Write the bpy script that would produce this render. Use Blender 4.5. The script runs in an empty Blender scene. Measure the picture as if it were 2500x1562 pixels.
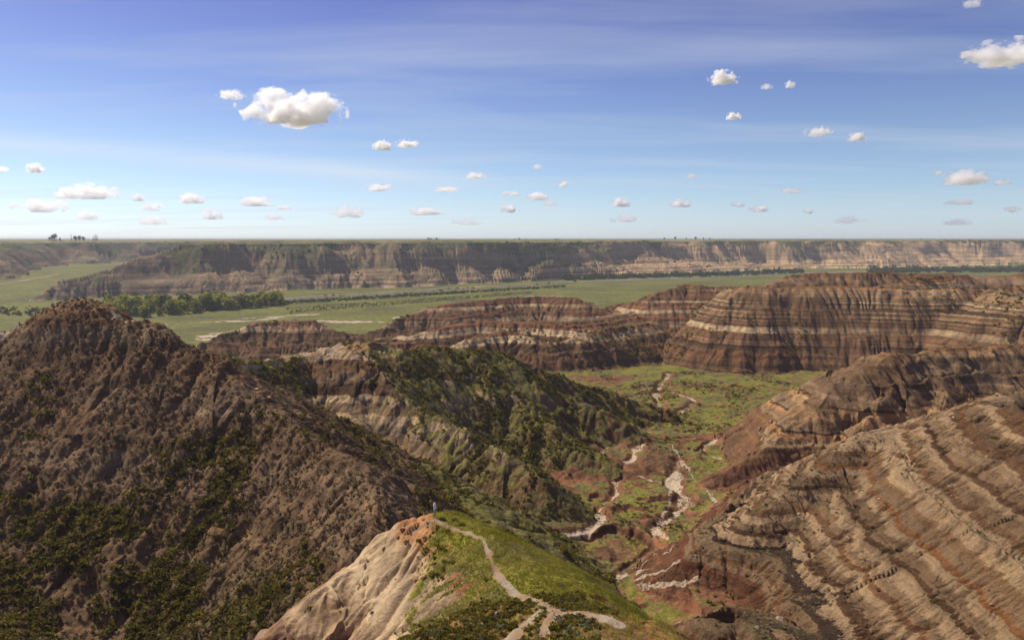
import bpy, math, time, sys, os
import numpy as np
from concurrent.futures import ThreadPoolExecutor
T0 = time.time()
def log(*a): print('[%.1f]' % (time.time()-T0), *a, flush=True)
QUICK = float(os.environ.get('TERR_Q', '1.0'))
f4 = np.float32
rng = np.random.default_rng(11)

# ------------------------------------------------------------------ camera
CAMZ = 110.0
W, H, F = 2500.0, 1562.0, 1785.0
PITCH = math.atan((781-582)/F)
CP, SP = math.cos(PITCH), math.sin(PITCH)
def ray(u, v):
    x = (u-W/2)/F; y = (H/2-v)/F
    return np.array([x, CP+y*SP, -SP+y*CP])
def P(u, v, Y):                      # photo direction + forward distance -> world
    d = ray(u, v); k = Y/d[1]
    return (d[0]*k, Y, CAMZ+d[2]*k)
FLOOR_Y = [0, 100, 140, 180, 220, 260, 400, 550, 700, 900, 1e6]
FLOOR_Z = [36, 33, 30, 27, 24.5, 22, 14, 10, 4, 0, 0]
def floor_base(y): return np.interp(y, FLOOR_Y, FLOOR_Z)
def G(u, v, z=None):                 # photo direction -> point on a level (or on the valley floor)
    d = ray(u, v)
    if z is not None:
        k = (z-CAMZ)/d[2]; return (d[0]*k, d[1]*k)
    zz = 10.0
    for _ in range(60):
        k = (zz-CAMZ)/d[2]; zz = 0.5*zz+0.5*float(floor_base(d[1]*k))
    return (d[0]*k, d[1]*k)

# ------------------------------------------------------------------ noise
R = np.random.default_rng(5)
TAB = R.random((256, 256)).astype(f4)
TAB2 = R.random((256, 256)).astype(f4)
def vn(x, y, s=0):                   # value noise -1..1
    xi = np.floor(x); yi = np.floor(y)
    fx = (x-xi).astype(f4); fy = (y-yi).astype(f4)
    ix = (xi.astype(np.int64)+s*37) & 255; iy = (yi.astype(np.int64)+s*91) & 255
    jx = (ix+1) & 255; jy = (iy+1) & 255
    fx = fx*fx*fx*(fx*(fx*6-15)+10); fy = fy*fy*fy*(fy*(fy*6-15)+10)
    a = TAB[ix, iy]; b = TAB[jx, iy]; c = TAB[ix, jy]; d = TAB[jx, jy]
    r = a+(b-a)*fx; q = c+(d-c)*fx
    return (r+(q-r)*fy)*2-1
def fbm(x, y, o=4, s=0):
    a = 0.5; t = 0; n = 0
    for i in range(o):
        t = t+a*vn(x, y, s+i*3); n += a; a *= 0.5
        x, y = (x*1.6-y*1.2)+3.1, (x*1.2+y*1.6)+7.7
    return t/n
def sstep(a, b, x):
    t = np.clip((x-a)/(b-a), 0, 1); return t*t*(3-2*t)
def smax(a, b, k):
    h = np.maximum(k-np.abs(a-b), 0)/k
    return np.maximum(a, b)+h*h*k*0.25

def erode(x, y, gx, gy, cell, s):
    """stripes that run down the slope: returns cos, and the sin term with its direction"""
    m = np.sqrt(gx*gx+gy*gy)+1e-6
    sx = -gy/m; sy = gx/m
    px = x/cell; py = y/cell
    xi = np.floor(px); yi = np.floor(py)
    C = 0; S = 0; Wt = 1e-6
    bx = xi.astype(np.int64); by = yi.astype(np.int64)
    for i in (-1, 0, 1):
        for j in (-1, 0, 1):
            hx = (bx+i+s*53) & 255; hy = (by+j+s*17) & 255
            vx = (px-(xi+i)-TAB[hx, hy]).astype(f4); vy = (py-(yi+j)-TAB2[hx, hy]).astype(f4)
            w = np.maximum(np.exp(-(vx*vx+vy*vy)*1.8)-0.03, 0)
            ph = (vx*sx+vy*sy)*6.28318
            C = C+np.cos(ph)*w; S = S+np.sin(ph)*w; Wt = Wt+w
    C = C/Wt; S = S/Wt
    n = np.sqrt(C*C+S*S)+0.25
    return C/n, -S/n*sx*6.28318/cell, -S/n*sy*6.28318/cell

# ------------------------------------------------------------------ ridges
RID = []
def ridge(reg, pts, slope=0.7, w=3.0, k=4.0, er=1.0, foot=0.0):
    RID.append(dict(reg=reg, pts=np.array(pts, float), S=slope, w=w, k=k, er=er, foot=foot))
def PP(*l): return [P(*q) for q in l]
FLOOR, SPUR, LHILL, MHILL, MID, BUTTE, R2, R1, CLIFF, PLAIN = range(10)
# foreground grassy spur
ridge(SPUR, [(0, -30, 108), (0, 0, 106), (2, 9, 101), (5, 20, 93.5)]+PP((1450, 1545, 41), (1340, 1470, 48), (1262, 1425, 53), (1200, 1350, 59), (1135, 1295, 64), (1062, 1270, 68)), 0.98, 4.6, 2.0, 0.25)
ridge(SPUR, PP((1062, 1270, 68), (965, 1288, 68), (900, 1350, 67), (800, 1430, 64), (700, 1530, 61.5))+[(-27, 58, 66), (-38, 53, 54)], 0.95, 1.2, 2.0, 1.1)
ridge(SPUR, PP((1190, 1330, 61), (1255, 1352, 60.5), (1325, 1398, 57), (1365, 1440, 54))+[(7, 48, 78)], 1.05, 3.6, 2.5, 0.3)
ridge(SPUR, PP((1400, 1540, 42), (1530, 1520, 43.5), (1580, 1562, 41)), 1.15, 2.8, 2.0, 0.5)
ridge(SPUR, PP((1400, 1560, 40), (1200, 1540, 43), (1050, 1562, 41))+[(-16, 40, 78), (-30, 40, 62)], 0.75, 5, 3, 0.5)
# left hill
ridge(LHILL, PP((-900, 780, 260), (-300, 820, 225), (0, 806, 214), (70, 800, 213), (110, 788, 213), (150, 778, 213), (200, 778, 213), (250, 780, 212), (285, 782, 210), (345, 782, 210), (400, 815, 206), (530, 885, 196), (640, 960, 186), (740, 1040, 172), (800, 1088, 164), (875, 1165, 148), (915, 1235, 136))+[(-22, 122, 48)], 0.72, 2.5, 5, 1.0)
ridge(LHILL, PP((100, 790, 214), (140, 752, 213), (175, 732, 213), (205, 726, 213), (245, 740, 213)), 1.1, 7, 3, 0.15)
ridge(LHILL, PP((690, 990, 182), (760, 1020, 184), (860, 1085, 178), (930, 1150, 172)), 0.75, 1.5, 4, 0.8)
ridge(LHILL, [(-175, 190, 76), (-150, 150, 62), (-120, 120, 52), (-95, 95, 50), (-80, 60, 52)], 0.55, 6, 6, 0.9)
# vegetated hill in the middle
ridge(MHILL, PP((345, 800, 240), (480, 855, 240), (560, 868, 265), (700, 880, 285), (770, 850, 296), (830, 836, 300), (890, 836, 300), (950, 848, 305), (1030, 850, 320), (1130, 852, 330), (1200, 862, 337), (1300, 906, 345), (1380, 917, 355), (1480, 950, 365), (1560, 976, 374), (1610, 1005, 380)), 0.72, 3, 5, 0.9)
ridge(MHILL, PP((890, 842, 298), (960, 900, 286), (1050, 990, 264), (1130, 1042, 249), (1220, 1102, 234), (1290, 1155, 224)), 0.72, 2, 4, 0.8)
ridge(MHILL, PP((1130, 855, 330), (1210, 930, 315), (1300, 1008, 298), (1400, 1058, 286), (1470, 1088, 278)), 0.72, 2, 4, 0.8)
ridge(MHILL, PP((1300, 906, 345), (1390, 960, 335), (1480, 1000, 325), (1540, 1035, 318)), 0.72, 2, 4, 0.8)
ridge(MHILL, PP((760, 860, 296), (800, 905, 288), (870, 1000, 266), (940, 1085, 246), (985, 1120, 236)), 0.95, 2.5, 4, 0.9)
ridge(MHILL, PP((920, 1128, 205), (1000, 1155, 196), (1090, 1213, 180), (1180, 1280, 165)), 0.62, 3, 5, 0.4)
# badlands of the middle distance
ridge(MID, PP((500, 838, 615), (545, 818, 625), (620, 797, 640), (700, 782, 650), (760, 785, 650), (820, 808, 645), (880, 818, 650), (940, 800, 660), (1000, 775, 680), (1080, 747, 700), (1150, 737, 725), (1250, 727, 755), (1330, 722, 760), (1400, 730, 745), (1480, 762, 730), (1550, 737, 712), (1610, 712, 710), (1680, 693, 720), (1740, 700, 715), (1830, 700, 710)), 0.62, 2, 4, 1)
ridge(MID, PP((1500, 742, 800), (1580, 738, 810), (1650, 752, 800), (1720, 780, 780)), 0.6, 3, 4, 1)
ridge(MID, PP((640, 850, 560), (760, 838, 580), (900, 832, 590), (1000, 826, 590), (1080, 805, 610), (1150, 783, 640), (1250, 785, 640), (1400, 785, 620), (1480, 775, 650), (1560, 762, 690), (1640, 752, 720)), 0.62, 2, 4, 1)
ridge(MID, PP((1100, 858, 540), (1160, 832, 560), (1230, 812, 580), (1330, 842, 560), (1440, 820, 585), (1500, 800, 610), (1560, 788, 640)), 0.66, 4, 4, 1)
ridge(MID, PP((1300, 862, 555), (1400, 852, 565), (1480, 838, 585), (1540, 822, 610)), 0.78, 5, 4, 1)
ridge(MID, PP((700, 872, 480), (820, 850, 500), (960, 838, 510), (1080, 850, 520)), 0.6, 3, 4, 1)
# butte
ridge(BUTTE, PP((1790, 706, 612), (1830, 697, 608), (1900, 702, 606), (1950, 700, 604), (2050, 698, 600), (2150, 702, 596), (2220, 710, 592), (2330, 704, 590), (2420, 708, 588), (2500, 700, 588), (2750, 690, 580)), 0.88, 7, 4, 1)
ridge(BUTTE, PP((1900, 690, 700), (1980, 668, 780), (2100, 664, 785), (2200, 668, 780), (2330, 668, 775), (2400, 678, 770), (2500, 668, 770), (2800, 665, 760)), 0.75, 9, 4, 1)
ridge(BUTTE, PP((2160, 700, 640), (2260, 676, 690), (2350, 672, 740)), 0.75, 3, 4, 1)
ridge(BUTTE, PP((2420, 715, 560), (2500, 728, 530), (2700, 740, 500)), 0.7, 4, 4, 1)
# right hill, farther
ridge(R2, PP((2900, 800, 350), (2500, 842, 318), (2400, 850, 310), (2250, 868, 300), (2180, 862, 296), (2100, 893, 292), (2050, 918, 288), (1950, 990, 275), (1900, 1055, 264), (1840, 1110, 252), (1760, 1160, 240)), 0.86, 3, 4, 1.3)
ridge(R2, PP((2340, 868, 330), (2430, 842, 370), (2600, 842, 370)), 0.5, 8, 5, 0.7)
ridge(R2, PP((2050, 925, 290), (1985, 962, 304), (1930, 1005, 314), (1900, 1035, 318)), 0.75, 4, 6, 0.8)
ridge(R2, PP((1960, 1145, 240), (1890, 1170, 236), (1830, 1205, 230), (1760, 1240, 224)), 0.5, 3, 4, 0.9)
ridge(R2, PP((2150, 925, 290), (2110, 990, 268), (2080, 1050, 254)), 0.85, 1.5, 3, 1.2)
ridge(R2, PP((2350, 900, 302), (2330, 960, 278), (2300, 1020, 262)), 0.85, 1.5, 3, 1.2)
# right hill, nearer
ridge(R1, PP((2900, 900, 262), (2500, 960, 236), (2400, 985, 228), (2250, 1040, 212), (2130, 1056, 205), (2050, 1110, 196), (1950, 1182, 186), (1860, 1252, 177), (1790, 1312, 173), (1730, 1352, 171)), 0.70, 2.0, 3, 1.2)
ridge(R1, [(165, 236, 59), (142, 212, 62), (128, 190, 66), (122, 160, 69.5), (121, 130, 71), (121, 100, 73), (120, 60, 77), (120, 30, 82)], 0.62, 3, 3, 1.2)
ridge(R1, PP((2010, 1415, 160), (1910, 1408, 164), (1830, 1402, 167), (1750, 1392, 171)), 0.36, 3, 4, 0.9)
ridge(R1, PP((1960, 1500, 140), (2010, 1490, 139), (2080, 1520, 133), (2130, 1560, 128)), 0.9, 1.5, 2, 1.0)
ridge(R1, PP((1780, 1535, 132), (1830, 1515, 136), (1880, 1525, 133), (1960, 1562, 126)), 0.7, 1.5, 3, 0.8)

# far escarpment: toe line, the ground is high behind it
def toe(*l): return [G(u, v, 0.0) for u, v in l]
TOE_A = [(-830, 4500), (-860, 2600), (-870, 1900)]+toe((45, 738), (180, 734), (300, 726), (430, 722), (640, 716), (720, 709), (850, 704), (1000, 703), (1110, 697), (1250, 690), (1400, 681), (1600, 672), (1800, 662), (1900, 658), (2100, 655), (2350, 650), (2500, 646), (2700, 643))+[(5200, 3900), (9000, 5500), (16000, 7000)]
TOE_B = [(-9000, 1200), (-4000, 1250), (-1900, 1350)]+[P(u, 582, Y)[:2] for u, Y in ((-60, 1560), (60, 1680), (120, 1800), (190, 2000), (230, 2300))]+[(-800, 3400)]
def polysd(x, y, pts):
    """signed distance, positive on the left-hand side of the line, and arc length"""
    best = np.full(x.shape, 1e18); sg = np.ones(x.shape); arc = np.zeros(x.shape); L = 0
    D = [(b[0]-a[0], b[1]-a[1]) for a, b in zip(pts[:-1], pts[1:])]; n = len(D)
    turn = [np.sign(D[i][0]*D[i+1][1]-D[i][1]*D[i+1][0]) for i in range(n-1)]
    for i in range(n):
        (ax, ay), (dx, dy) = pts[i], D[i]; l2 = dx*dx+dy*dy
        q = ((x-ax)*dx+(y-ay)*dy)/l2; t = np.clip(q, 0, 1)
        ex = x-ax-t*dx; ey = y-ay-t*dy; d = ex*ex+ey*ey
        c = np.sign(dx*(y-ay)-dy*(x-ax))
        if i > 0: c = np.where(q <= 0, -turn[i-1], c)
        if i < n-1: c = np.where(q >= 1, -turn[i], c)
        m = d < best
        best = np.where(m, d, best); sg = np.where(m, c, sg); arc = np.where(m, L+t*math.sqrt(l2), arc)
        L += math.sqrt(l2)
    return np.sqrt(best)*sg, arc
def polyd(x, y, pts):
    best = np.full(x.shape, 1e18)
    for (ax, ay), (bx, by) in zip(pts[:-1], pts[1:]):
        dx, dy = bx-ax, by-ay
        t = np.clip(((x-ax)*dx+(y-ay)*dy)/(dx*dx+dy*dy), 0, 1)
        best = np.minimum(best, (x-ax-t*dx)**2+(y-ay-t*dy)**2)
    return np.sqrt(best)

# washes (dry pale stream beds) and trails
WASH = [([G(1640, 905), G(1600, 960), G(1620, 1010), G(1560, 1060), G(1480, 1105), G(1400, 1135), G(1330, 1160)], 2.2),
        ([G(1690, 1085), G(1560, 1100), G(1530, 1140), G(1500, 1170), G(1508, 1200), G(1460, 1235), G(1465, 1265), G(1440, 1290), G(1350, 1310), G(1300, 1330)], 1.6),
        ([G(1350, 1155), G(1430, 1150), G(1500, 1170)], 1.5),
        ([G(1660, 1140), G(1640, 1190), G(1680, 1240), G(1600, 1290), G(1620, 1350), G(1700, 1400), G(1800, 1440), G(1950, 1450)], 1.7),
        ([G(1480, 1420), G(1500, 1390), G(1560, 1350), G(1600, 1310)], 0.9),
        ([G(1560, 950), G(1640, 955), G(1700, 975), G(1660, 1010)], 2.0),
        ([G(1700, 1120), G(1760, 1080), G(1850, 1060), G(1960, 1020)], 1.0)]
TRAIL = [([G(1330, 1562, 86.3), G(1355, 1500, 85.6), G(1340, 1480, 85.3), G(1262, 1425, 84.8), G(1215, 1380, 84.4), G(1192, 1345, 84.1), G(1180, 1315, 84), G(1140, 1290, 83.8), G(1062, 1272, 83.3), G(1010, 1280, 83)], 0.32),
         ([G(1250, 1562, 86), G(1330, 1500, 85.5), G(1390, 1530, 86.0), G(1500, 1560, 86.5)], 0.45)]
FTRAIL = [([G(1560, 1170), G(1640, 1200), G(1630, 1250), G(1600, 1290), G(1630, 1330)], 0.5),
          ([G(1640, 1110), G(1700, 1190), G(1760, 1260)], 0.5)]
SALT = [[G(u, v, 0.0) for u, v in l] for l in (((405, 792), (480, 788), (540, 785), (600, 780)), ((560, 786), (620, 783), (680, 776)), ((600, 778), (690, 772), (770, 768)), ((520, 815), (490, 838)), ((540, 816), (500, 838), (480, 850)), ((780, 784), (860, 786), (930, 786)), ((960, 778), (1000, 772)))]
ROADPX = [(-60, 682), (0, 670), (60, 661), (110, 653), (140, 648)]

CUT = [G(1120, 1262), G(1200, 1280), G(1300, 1297), G(1380, 1302), G(1440, 1292), G(1500, 1284), G(1550, 1292), G(1600, 1325), G(1650, 1400)]
PITS = [(P(2085, 1045, 262), 3.0, 5.0, 7), (P(2125, 1035, 264), 3.5, 3.5, 6), (P(2170, 1040, 262), 4.5, 4.0, 6), (P(1770, 1512, 137), 3.4, 2.6, 5), (P(1715, 1508, 137), 2.4, 2.0, 3.5), (P(1800, 1248, 194), 5.0, 2.4, 4), (P(1390, 1530, 41.5), 1.3, .8, .0)]
def region_blend(hs, reg, h, rid, k):
    m = h > hs
    return smax(hs, h, k), np.where(m, rid, reg)

def base_height(x, y):
    sh = x.shape
    far = sstep(820, 1150, y)
    # domain warp
    wa = 1-far
    wq = np.clip(y/250, 0.12, 1)*(1-.7*sstep(45, 75, x)*(1-sstep(235, 290, y)))
    X = x+(6*vn(x/45, y/45, 1)+2.2*vn(x/14, y/14, 2))*wq
    Y = y+(6*vn(x/45, y/45, 3)+2.2*vn(x/14, y/14, 4))*wq
    fl = floor_base(y)
    amp = np.interp(y, [0, 150, 500, 800, 1200, 1e6], [2.5, 2.8, 2.0, 0.8, 0.5, 0.5])
    fl = fl+amp*fbm(x/60, y/60, 3, 7)
    # steps of eroded grass terraces
    tn = fbm(x/38+5, y/38, 3, 9)
    stepm = (y < 800)
    tn = tn+0.10*vn(x/6, y/6, 10)+0.05*vn(x/2.5, y/2.5, 11)
    fl = fl+np.where(stepm, np.interp(y, [0, 150, 450, 560], [1.3, 1.5, 1.2, 0.4])*(sstep(-0.06, 0.05, tn)+0.8*sstep(0.26, 0.34, tn)), 0)
    fl = fl+np.where(y < 420, 1.0, .5)*np.clip(1-np.abs(fbm(x/17, y/17, 3, 57))*3.0, 0, 1)*(y < 540)
    if y.min() < 520:
        for pts, wd in WASH:
            d = polyd(x, y, pts)+1.6*vn(x/7, y/7, 12)
            fl = fl-1.5*(1-sstep(wd*0.6, wd*2.3, d))
    if y.min() < 260 and y.max() > 120:
        sdv, _ = polysd(x, y, CUT); sdv = sdv+1.5*vn(x/6, y/6, 18)+.7*vn(x/2, y/2, 19)
        fl = fl-3.6*(1-sstep(-1.2, .8, sdv))*sstep(-48, -18, sdv)
    # gentle rise at the far left
    if y.max() > 1000:
        fl = fl+np.clip((y-1250)/650, 0, 1)*28*(1-sstep(-900, -560, x+0.12*(y-1300)))
        rv = polyd(x, y, RIVER)
        fl = fl-3.5*(1-sstep(RIVW*0.8, RIVW*1.25, rv))
    h = fl; reg = np.zeros(sh, np.int8); er = np.zeros(sh); SS = np.zeros(sh); DD = np.zeros(sh)
    cx, cy = float(x.mean()), float(y.mean()); rad = float(np.hypot(x-cx, y-cy).max())
    for ri, r in enumerate(RID):
        p = r['pts']
        reach = (p[:, 2].max()-0)/r['S']+25
        lo = p.min(0)-reach-rad; hi = p.max(0)+reach+rad
        if not (lo[0] < cx < hi[0] and lo[1] < cy < hi[1]): continue
        best = np.full(sh, -1e9); bs = np.zeros(sh); bd = np.zeros(sh); L = ri*500.0
        for a, b in zip(p[:-1], p[1:]):
            dx, dy = b[0]-a[0], b[1]-a[1]; l2 = dx*dx+dy*dy+1e-6
            t = np.clip(((X-a[0])*dx+(Y-a[1])*dy)/l2, 0, 1)
            d = np.sqrt((X-a[0]-t*dx)**2+(Y-a[1]-t*dy)**2+r['w']**2)-r['w']
            v_ = a[2]+(b[2]-a[2])*t-r['S']*d; mm = v_ > best; l_ = math.sqrt(l2)
            sd_ = ((X-a[0])*dy-(Y-a[1])*dx)/l_
            best = np.where(mm, v_, best); bs = np.where(mm, L+t*l_+(np.sign(sd_)*97), bs); bd = np.where(mm, d, bd); L += l_
        m = best > h
        h = smax(h, best, r['k'])
        reg = np.where(m, r['reg'], reg); er = np.where(m, r['er'], er); SS = np.where(m, bs, SS); DD = np.where(m, bd, DD)
    if y.min() < 300:
        for (qx, qy, _), ra, rb, dp in PITS:
            e_ = np.hypot((x-qx)/ra, (y-qy)/rb)+.25*vn(x/1.7, y/1.7, 27)
            h = h-dp*(1-sstep(.75, 1.05, e_))
    if y.max() > 1000:
        for pts, hb, s in ((TOE_A, 106, 0), (TOE_B, 103, 5)):
            d, arc = polysd(x, y, pts)
            n = fbm(x/330+s, y/330+s, 3, 21)
            rn = 1-np.abs(vn(x/210+s*3, y/420, 23))*2
            dd = d+np.where(d > -60, 150*n*sstep(-40, 150, d)+8*rn*sstep(0, 90, d)*(1-sstep(220, 330, d)), 0)
            wdt = 165+35*vn(x/400, y/400, 30)
            t = np.clip(dd/wdt, 0, 1.6)
            pr = np.where(t < 1, t*(0.72+0.28*t), 1)
            pr = pr-0.09*np.exp(-((t-1.0)/0.16)**2)*0.7
            ledge = 0.05*np.sin(t*9+vn(x/150, y/150, 31)*2)*(t < 1)
            hh = hb*np.clip(pr+ledge*t*(1-t)*4, 0, 1)
            hh = hh+np.where(t >= 1, (sstep(1.0, 1.5, t)*(hb*0.0)+1.2*fbm(x/900, y/900, 2, 33)), 0)
            inside = hh-1.5 > h
            reg = np.where(inside, np.where(t < 1.0, CLIFF, PLAIN), reg)
            er = np.where(inside, sstep(0.0, 0.05, t)*(1-sstep(0.93, 1.08, t)), er)
            SS = np.where(inside, x+.15*y+s*1000, SS); DD = np.where(inside, (1-np.clip(t, 0, 1))*150, DD)
            h = smax(h, hh-1.5, 3)
    return h, reg, er, SS, DD

RIVW = 30.0
RIVER = [G(u, v, 0.0) for u, v in ((250, 760), (420, 752), (560, 745), (690, 732), (780, 724), (900, 718), (1000, 712), (1080, 706), (1200, 700), (1400, 689), (1650, 679), (1900, 668), (2300, 660), (2700, 655))]

def terrace(z, x, y, reg):
    a = np.where((reg >= MID) & (reg <= R1), 1.0, np.where(reg == CLIFF, 1.0, 0.35))
    a = np.where((reg == FLOOR) | (reg == PLAIN) | (reg == SPUR), 0.0, a)
    zz = z+1.2*vn(x/60, y/60, 41)
    q = 0.9*vn(zz/2.6, zz*0+3.3, 42)+0.5*vn(zz/1.1, zz*0+1.7, 43)+1.3*vn(zz/6.5, zz*0+8.1, 44)
    return z+q*a*0.75

def full_height(x, y, h, reg, er, gx, gy, pix, S, DI):
    """adds erosion to the base height; gx, gy is the base gradient"""
    m = np.sqrt(gx*gx+gy*gy)
    msk = er*sstep(0.12, 0.5, m)
    hh = h.copy(); cur = 0
    pm0 = float(np.median(pix))
    kr = np.choose(reg.astype(int), [0, 1.5, .75, .6, 1.15, 1.25, 1.4, 1.55, 1.0, 0])
    for p_, gr in ((95., 30.), (38., 12.), (14., 6.), (5.6, 3.), (2.3, 1.5), (1.0, .7), (.45, .4)):
        if p_ < pm0*2.6: break
        if p_ > 30 and y.max() < 1000: continue
        if p_ > 10 and y.max() < 95: continue
        sw = S+p_*1.3*vn(S/(p_*2.3), S*0+3.7, 150+int(p_))+p_*0.6*vn(x/(p_*1.6), y/(p_*1.6), 160+int(p_))
        g_ = np.abs(np.sin(np.pi*sw/p_))**0.8
        A = p_*np.where(reg == CLIFF, .055 if p_ > 30 else .04, .19)*kr*np.clip(DI/gr, 0, 1)*(0.6+0.8*vn(x/(p_*5), y/(p_*5), 170+int(p_)))
        if p_ > 30: A = A*(reg == CLIFF)
        if p_ == 14.: A = A*np.where((reg == R1), .22, 1)
        if p_ < 3: A = A*np.where((reg == R1) | (reg == BUTTE), 1.6, 1)
        if p_ == 5.6: A = A*np.where((reg == R1), .7, 1)
        hh = hh+A*msk/np.maximum(er, .3)*(g_-0.72)*np.where(er > 0, 1, 0)
    gx = gx.astype(f4); gy = gy.astype(f4)
    far = (y > 1000)
    cells = [(110, .075), (52, .06), (26, .085), (13, .10), (6.5, .095), (3.3, .085), (1.7, .075), (0.85, .06)]
    pm = float(np.median(pix))
    gully = 0
    for i, (c, a) in enumerate(cells):
        if c < pm*2.4: break
        if c > 40 and not far.any(): continue
        wgt = msk*(far if c > 40 else 1.0)
        if c == 26: wgt = wgt*np.where(y < 300, 0.35, 1)
        if c == 13: wgt = wgt*np.where(y < 250, 0.7, 1)
        C, dx, dy = erode(x+0.22*c*vn(x/c/2, y/c/2, 60+i), y+0.22*c*vn(x/c/2, y/c/2, 70+i), gx, gy, c, i)
        A = c*a*np.where(reg == CLIFF, 1.5, np.where((reg == MID) | (reg == BUTTE), 1.0, np.where(reg == R1, .35, np.where(reg == R2, 0.6, np.where(reg == SPUR, 0.7, 1.1)))))
        A = A*np.where((reg == SPUR) & (c < 5), 1.6, 1)
        if c in (26, 13): A = A*np.where(reg == CLIFF, .55, 1)
        var = 0.55+0.6*np.clip(fbm(x/90, y/90, 2, 80+i)+0.35, 0, 1)
        Cs = 1-np.abs(C-1)**0.8*0.62-1.0*0.0
        g_ = np.sqrt(np.clip((1-C)*0.5, 0, 1))
        hh = hh+A*wgt*(g_*2.3-1.5)*var
        gx = gx-(A*wgt*dx*0.7).astype(f4); gy = gy-(A*wgt*dy*0.7).astype(f4)
        gully = gully*0.75+C*0.5
    # roughness
    Hz = hh
    for sc, am in ((9, .5), (4, .35), (1.8, .22), (0.9, .13), (0.45, .07)):
        if sc < pm*2: break
        k = np.where(reg == LHILL, np.where(Hz > 87, .7, 1.9), np.where(reg == MHILL, 1.5, np.where(reg == SPUR, 0.75, np.where((reg == FLOOR) | (reg == PLAIN), np.where(y < 560, 1.1, .4), 0.8))))
        hh = hh+am*k*vn(x/sc, y/sc, 90+int(sc*7))*np.clip(y/200, 0.35, 1)
    return hh, gully

# ------------------------------------------------------------------ polar grid (fine ahead, coarse behind)
def build_grid():
    half = math.radians(41)
    nc = int(1650*QUICK)
    a1 = np.linspace(-half, half, nc)
    side = half+np.cumsum(np.linspace(0.004, 0.12, 46)); side = side[side < math.pi]
    a = np.concatenate([-side[::-1], a1, side])
    rs = [1.5]
    while rs[-1] < 30000:
        r = rs[-1]
        if r < 36: q = 0.03
        elif r < 120: q = 0.0023
        elif r < 470: q = 0.0015
        elif r < 820: q = 0.0017
        elif r < 1250: q = 0.004
        elif r < 3600: q = 0.0030
        elif r < 6000: q = 0.01
        else: q = 0.05
        if r >= 36: q /= QUICK
        rs.append(r*(1+q))
    return a, np.array(rs)
ANG, RAD = build_grid()
NA, NR = len(ANG), len(RAD)
log('grid', NA, NR, NA*NR)
GX = (RAD[:, None]*np.sin(ANG)[None, :]); GY = (RAD[:, None]*np.cos(ANG)[None, :])
def tiles(nr=48, ncol=200):
    for i in range(0, NR, nr):
        for j in range(0, NA, ncol):
            yield i, min(i+nr, NR), j, min(j+ncol, NA)
Hb = np.zeros((NR, NA)); SSM = np.zeros((NR, NA)); DDM = np.zeros((NR, NA), f4); REG = np.zeros((NR, NA), np.int8); ER = np.zeros((NR, NA), f4)
def t1(t):
    a, b, c, d = t
    h, r, e, SSM[a:b, c:d], DDM[a:b, c:d] = base_height(GX[a:b, c:d], GY[a:b, c:d])
    h = terrace(h, GX[a:b, c:d], GY[a:b, c:d], r)
    Hb[a:b, c:d] = h; REG[a:b, c:d] = r; ER[a:b, c:d] = e
with ThreadPoolExecutor(4) as ex: list(ex.map(t1, tiles()))
log('base')
def grad(Hm):
    dr = np.gradient(Hm, RAD, axis=0)
    da = np.gradient(Hm, ANG, axis=1)/RAD[:, None]
    sa, ca = np.sin(ANG)[None, :], np.cos(ANG)[None, :]
    return dr*sa+da*ca, dr*ca-da*sa
gx, gy = grad(Hb)
Hf = np.zeros((NR, NA)); GUL = np.zeros((NR, NA), f4)
dRad = np.gradient(RAD)
def t2(t):
    a, b, c, d = t
    X = GX[a:b, c:d]; Y = GY[a:b, c:d]
    pix = np.maximum(dRad[a:b, None], RAD[a:b, None]*0.00095/QUICK)+0*X
    if ANG[c:d].min() > 0.9 or ANG[c:d].max() < -0.9: pix = pix*12
    h, g = full_height(X, Y, Hb[a:b, c:d], REG[a:b, c:d], ER[a:b, c:d], gx[a:b, c:d], gy[a:b, c:d], pix, SSM[a:b, c:d], DDM[a:b, c:d])
    Hf[a:b, c:d] = h; GUL[a:b, c:d] = g
with ThreadPoolExecutor(4) as ex: list(ex.map(t2, tiles()))
log('eroded')
# keep the photographer's own rim below the line of sight
gx, gy = grad(Hf)
SLOPE = np.sqrt(gx*gx+gy*gy).astype(f4)

def ground_z(x, y):
    """height of the finished terrain by bilinear lookup in the polar grid"""
    x = np.asarray(x, float); y = np.asarray(y, float)
    r = np.hypot(x, y); a = np.arctan2(x, y)
    i = np.clip(np.searchsorted(RAD, r)-1, 0, NR-2); j = np.clip(np.searchsorted(ANG, a)-1, 0, NA-2)
    fr = np.clip((r-RAD[i])/(RAD[i+1]-RAD[i]), 0, 1); fa = np.clip((a-ANG[j])/(ANG[j+1]-ANG[j]), 0, 1)
    z = (Hf[i, j]*(1-fr)+Hf[i+1, j]*fr)*(1-fa)+(Hf[i, j+1]*(1-fr)+Hf[i+1, j+1]*fr)*fa
    return z
def lookup(A, x, y):
    r = np.hypot(x, y); a = np.arctan2(x, y)
    i = np.clip(np.searchsorted(RAD, r)-1, 0, NR-2); j = np.clip(np.searchsorted(ANG, a)-1, 0, NA-2)
    return A[i, j]

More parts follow.
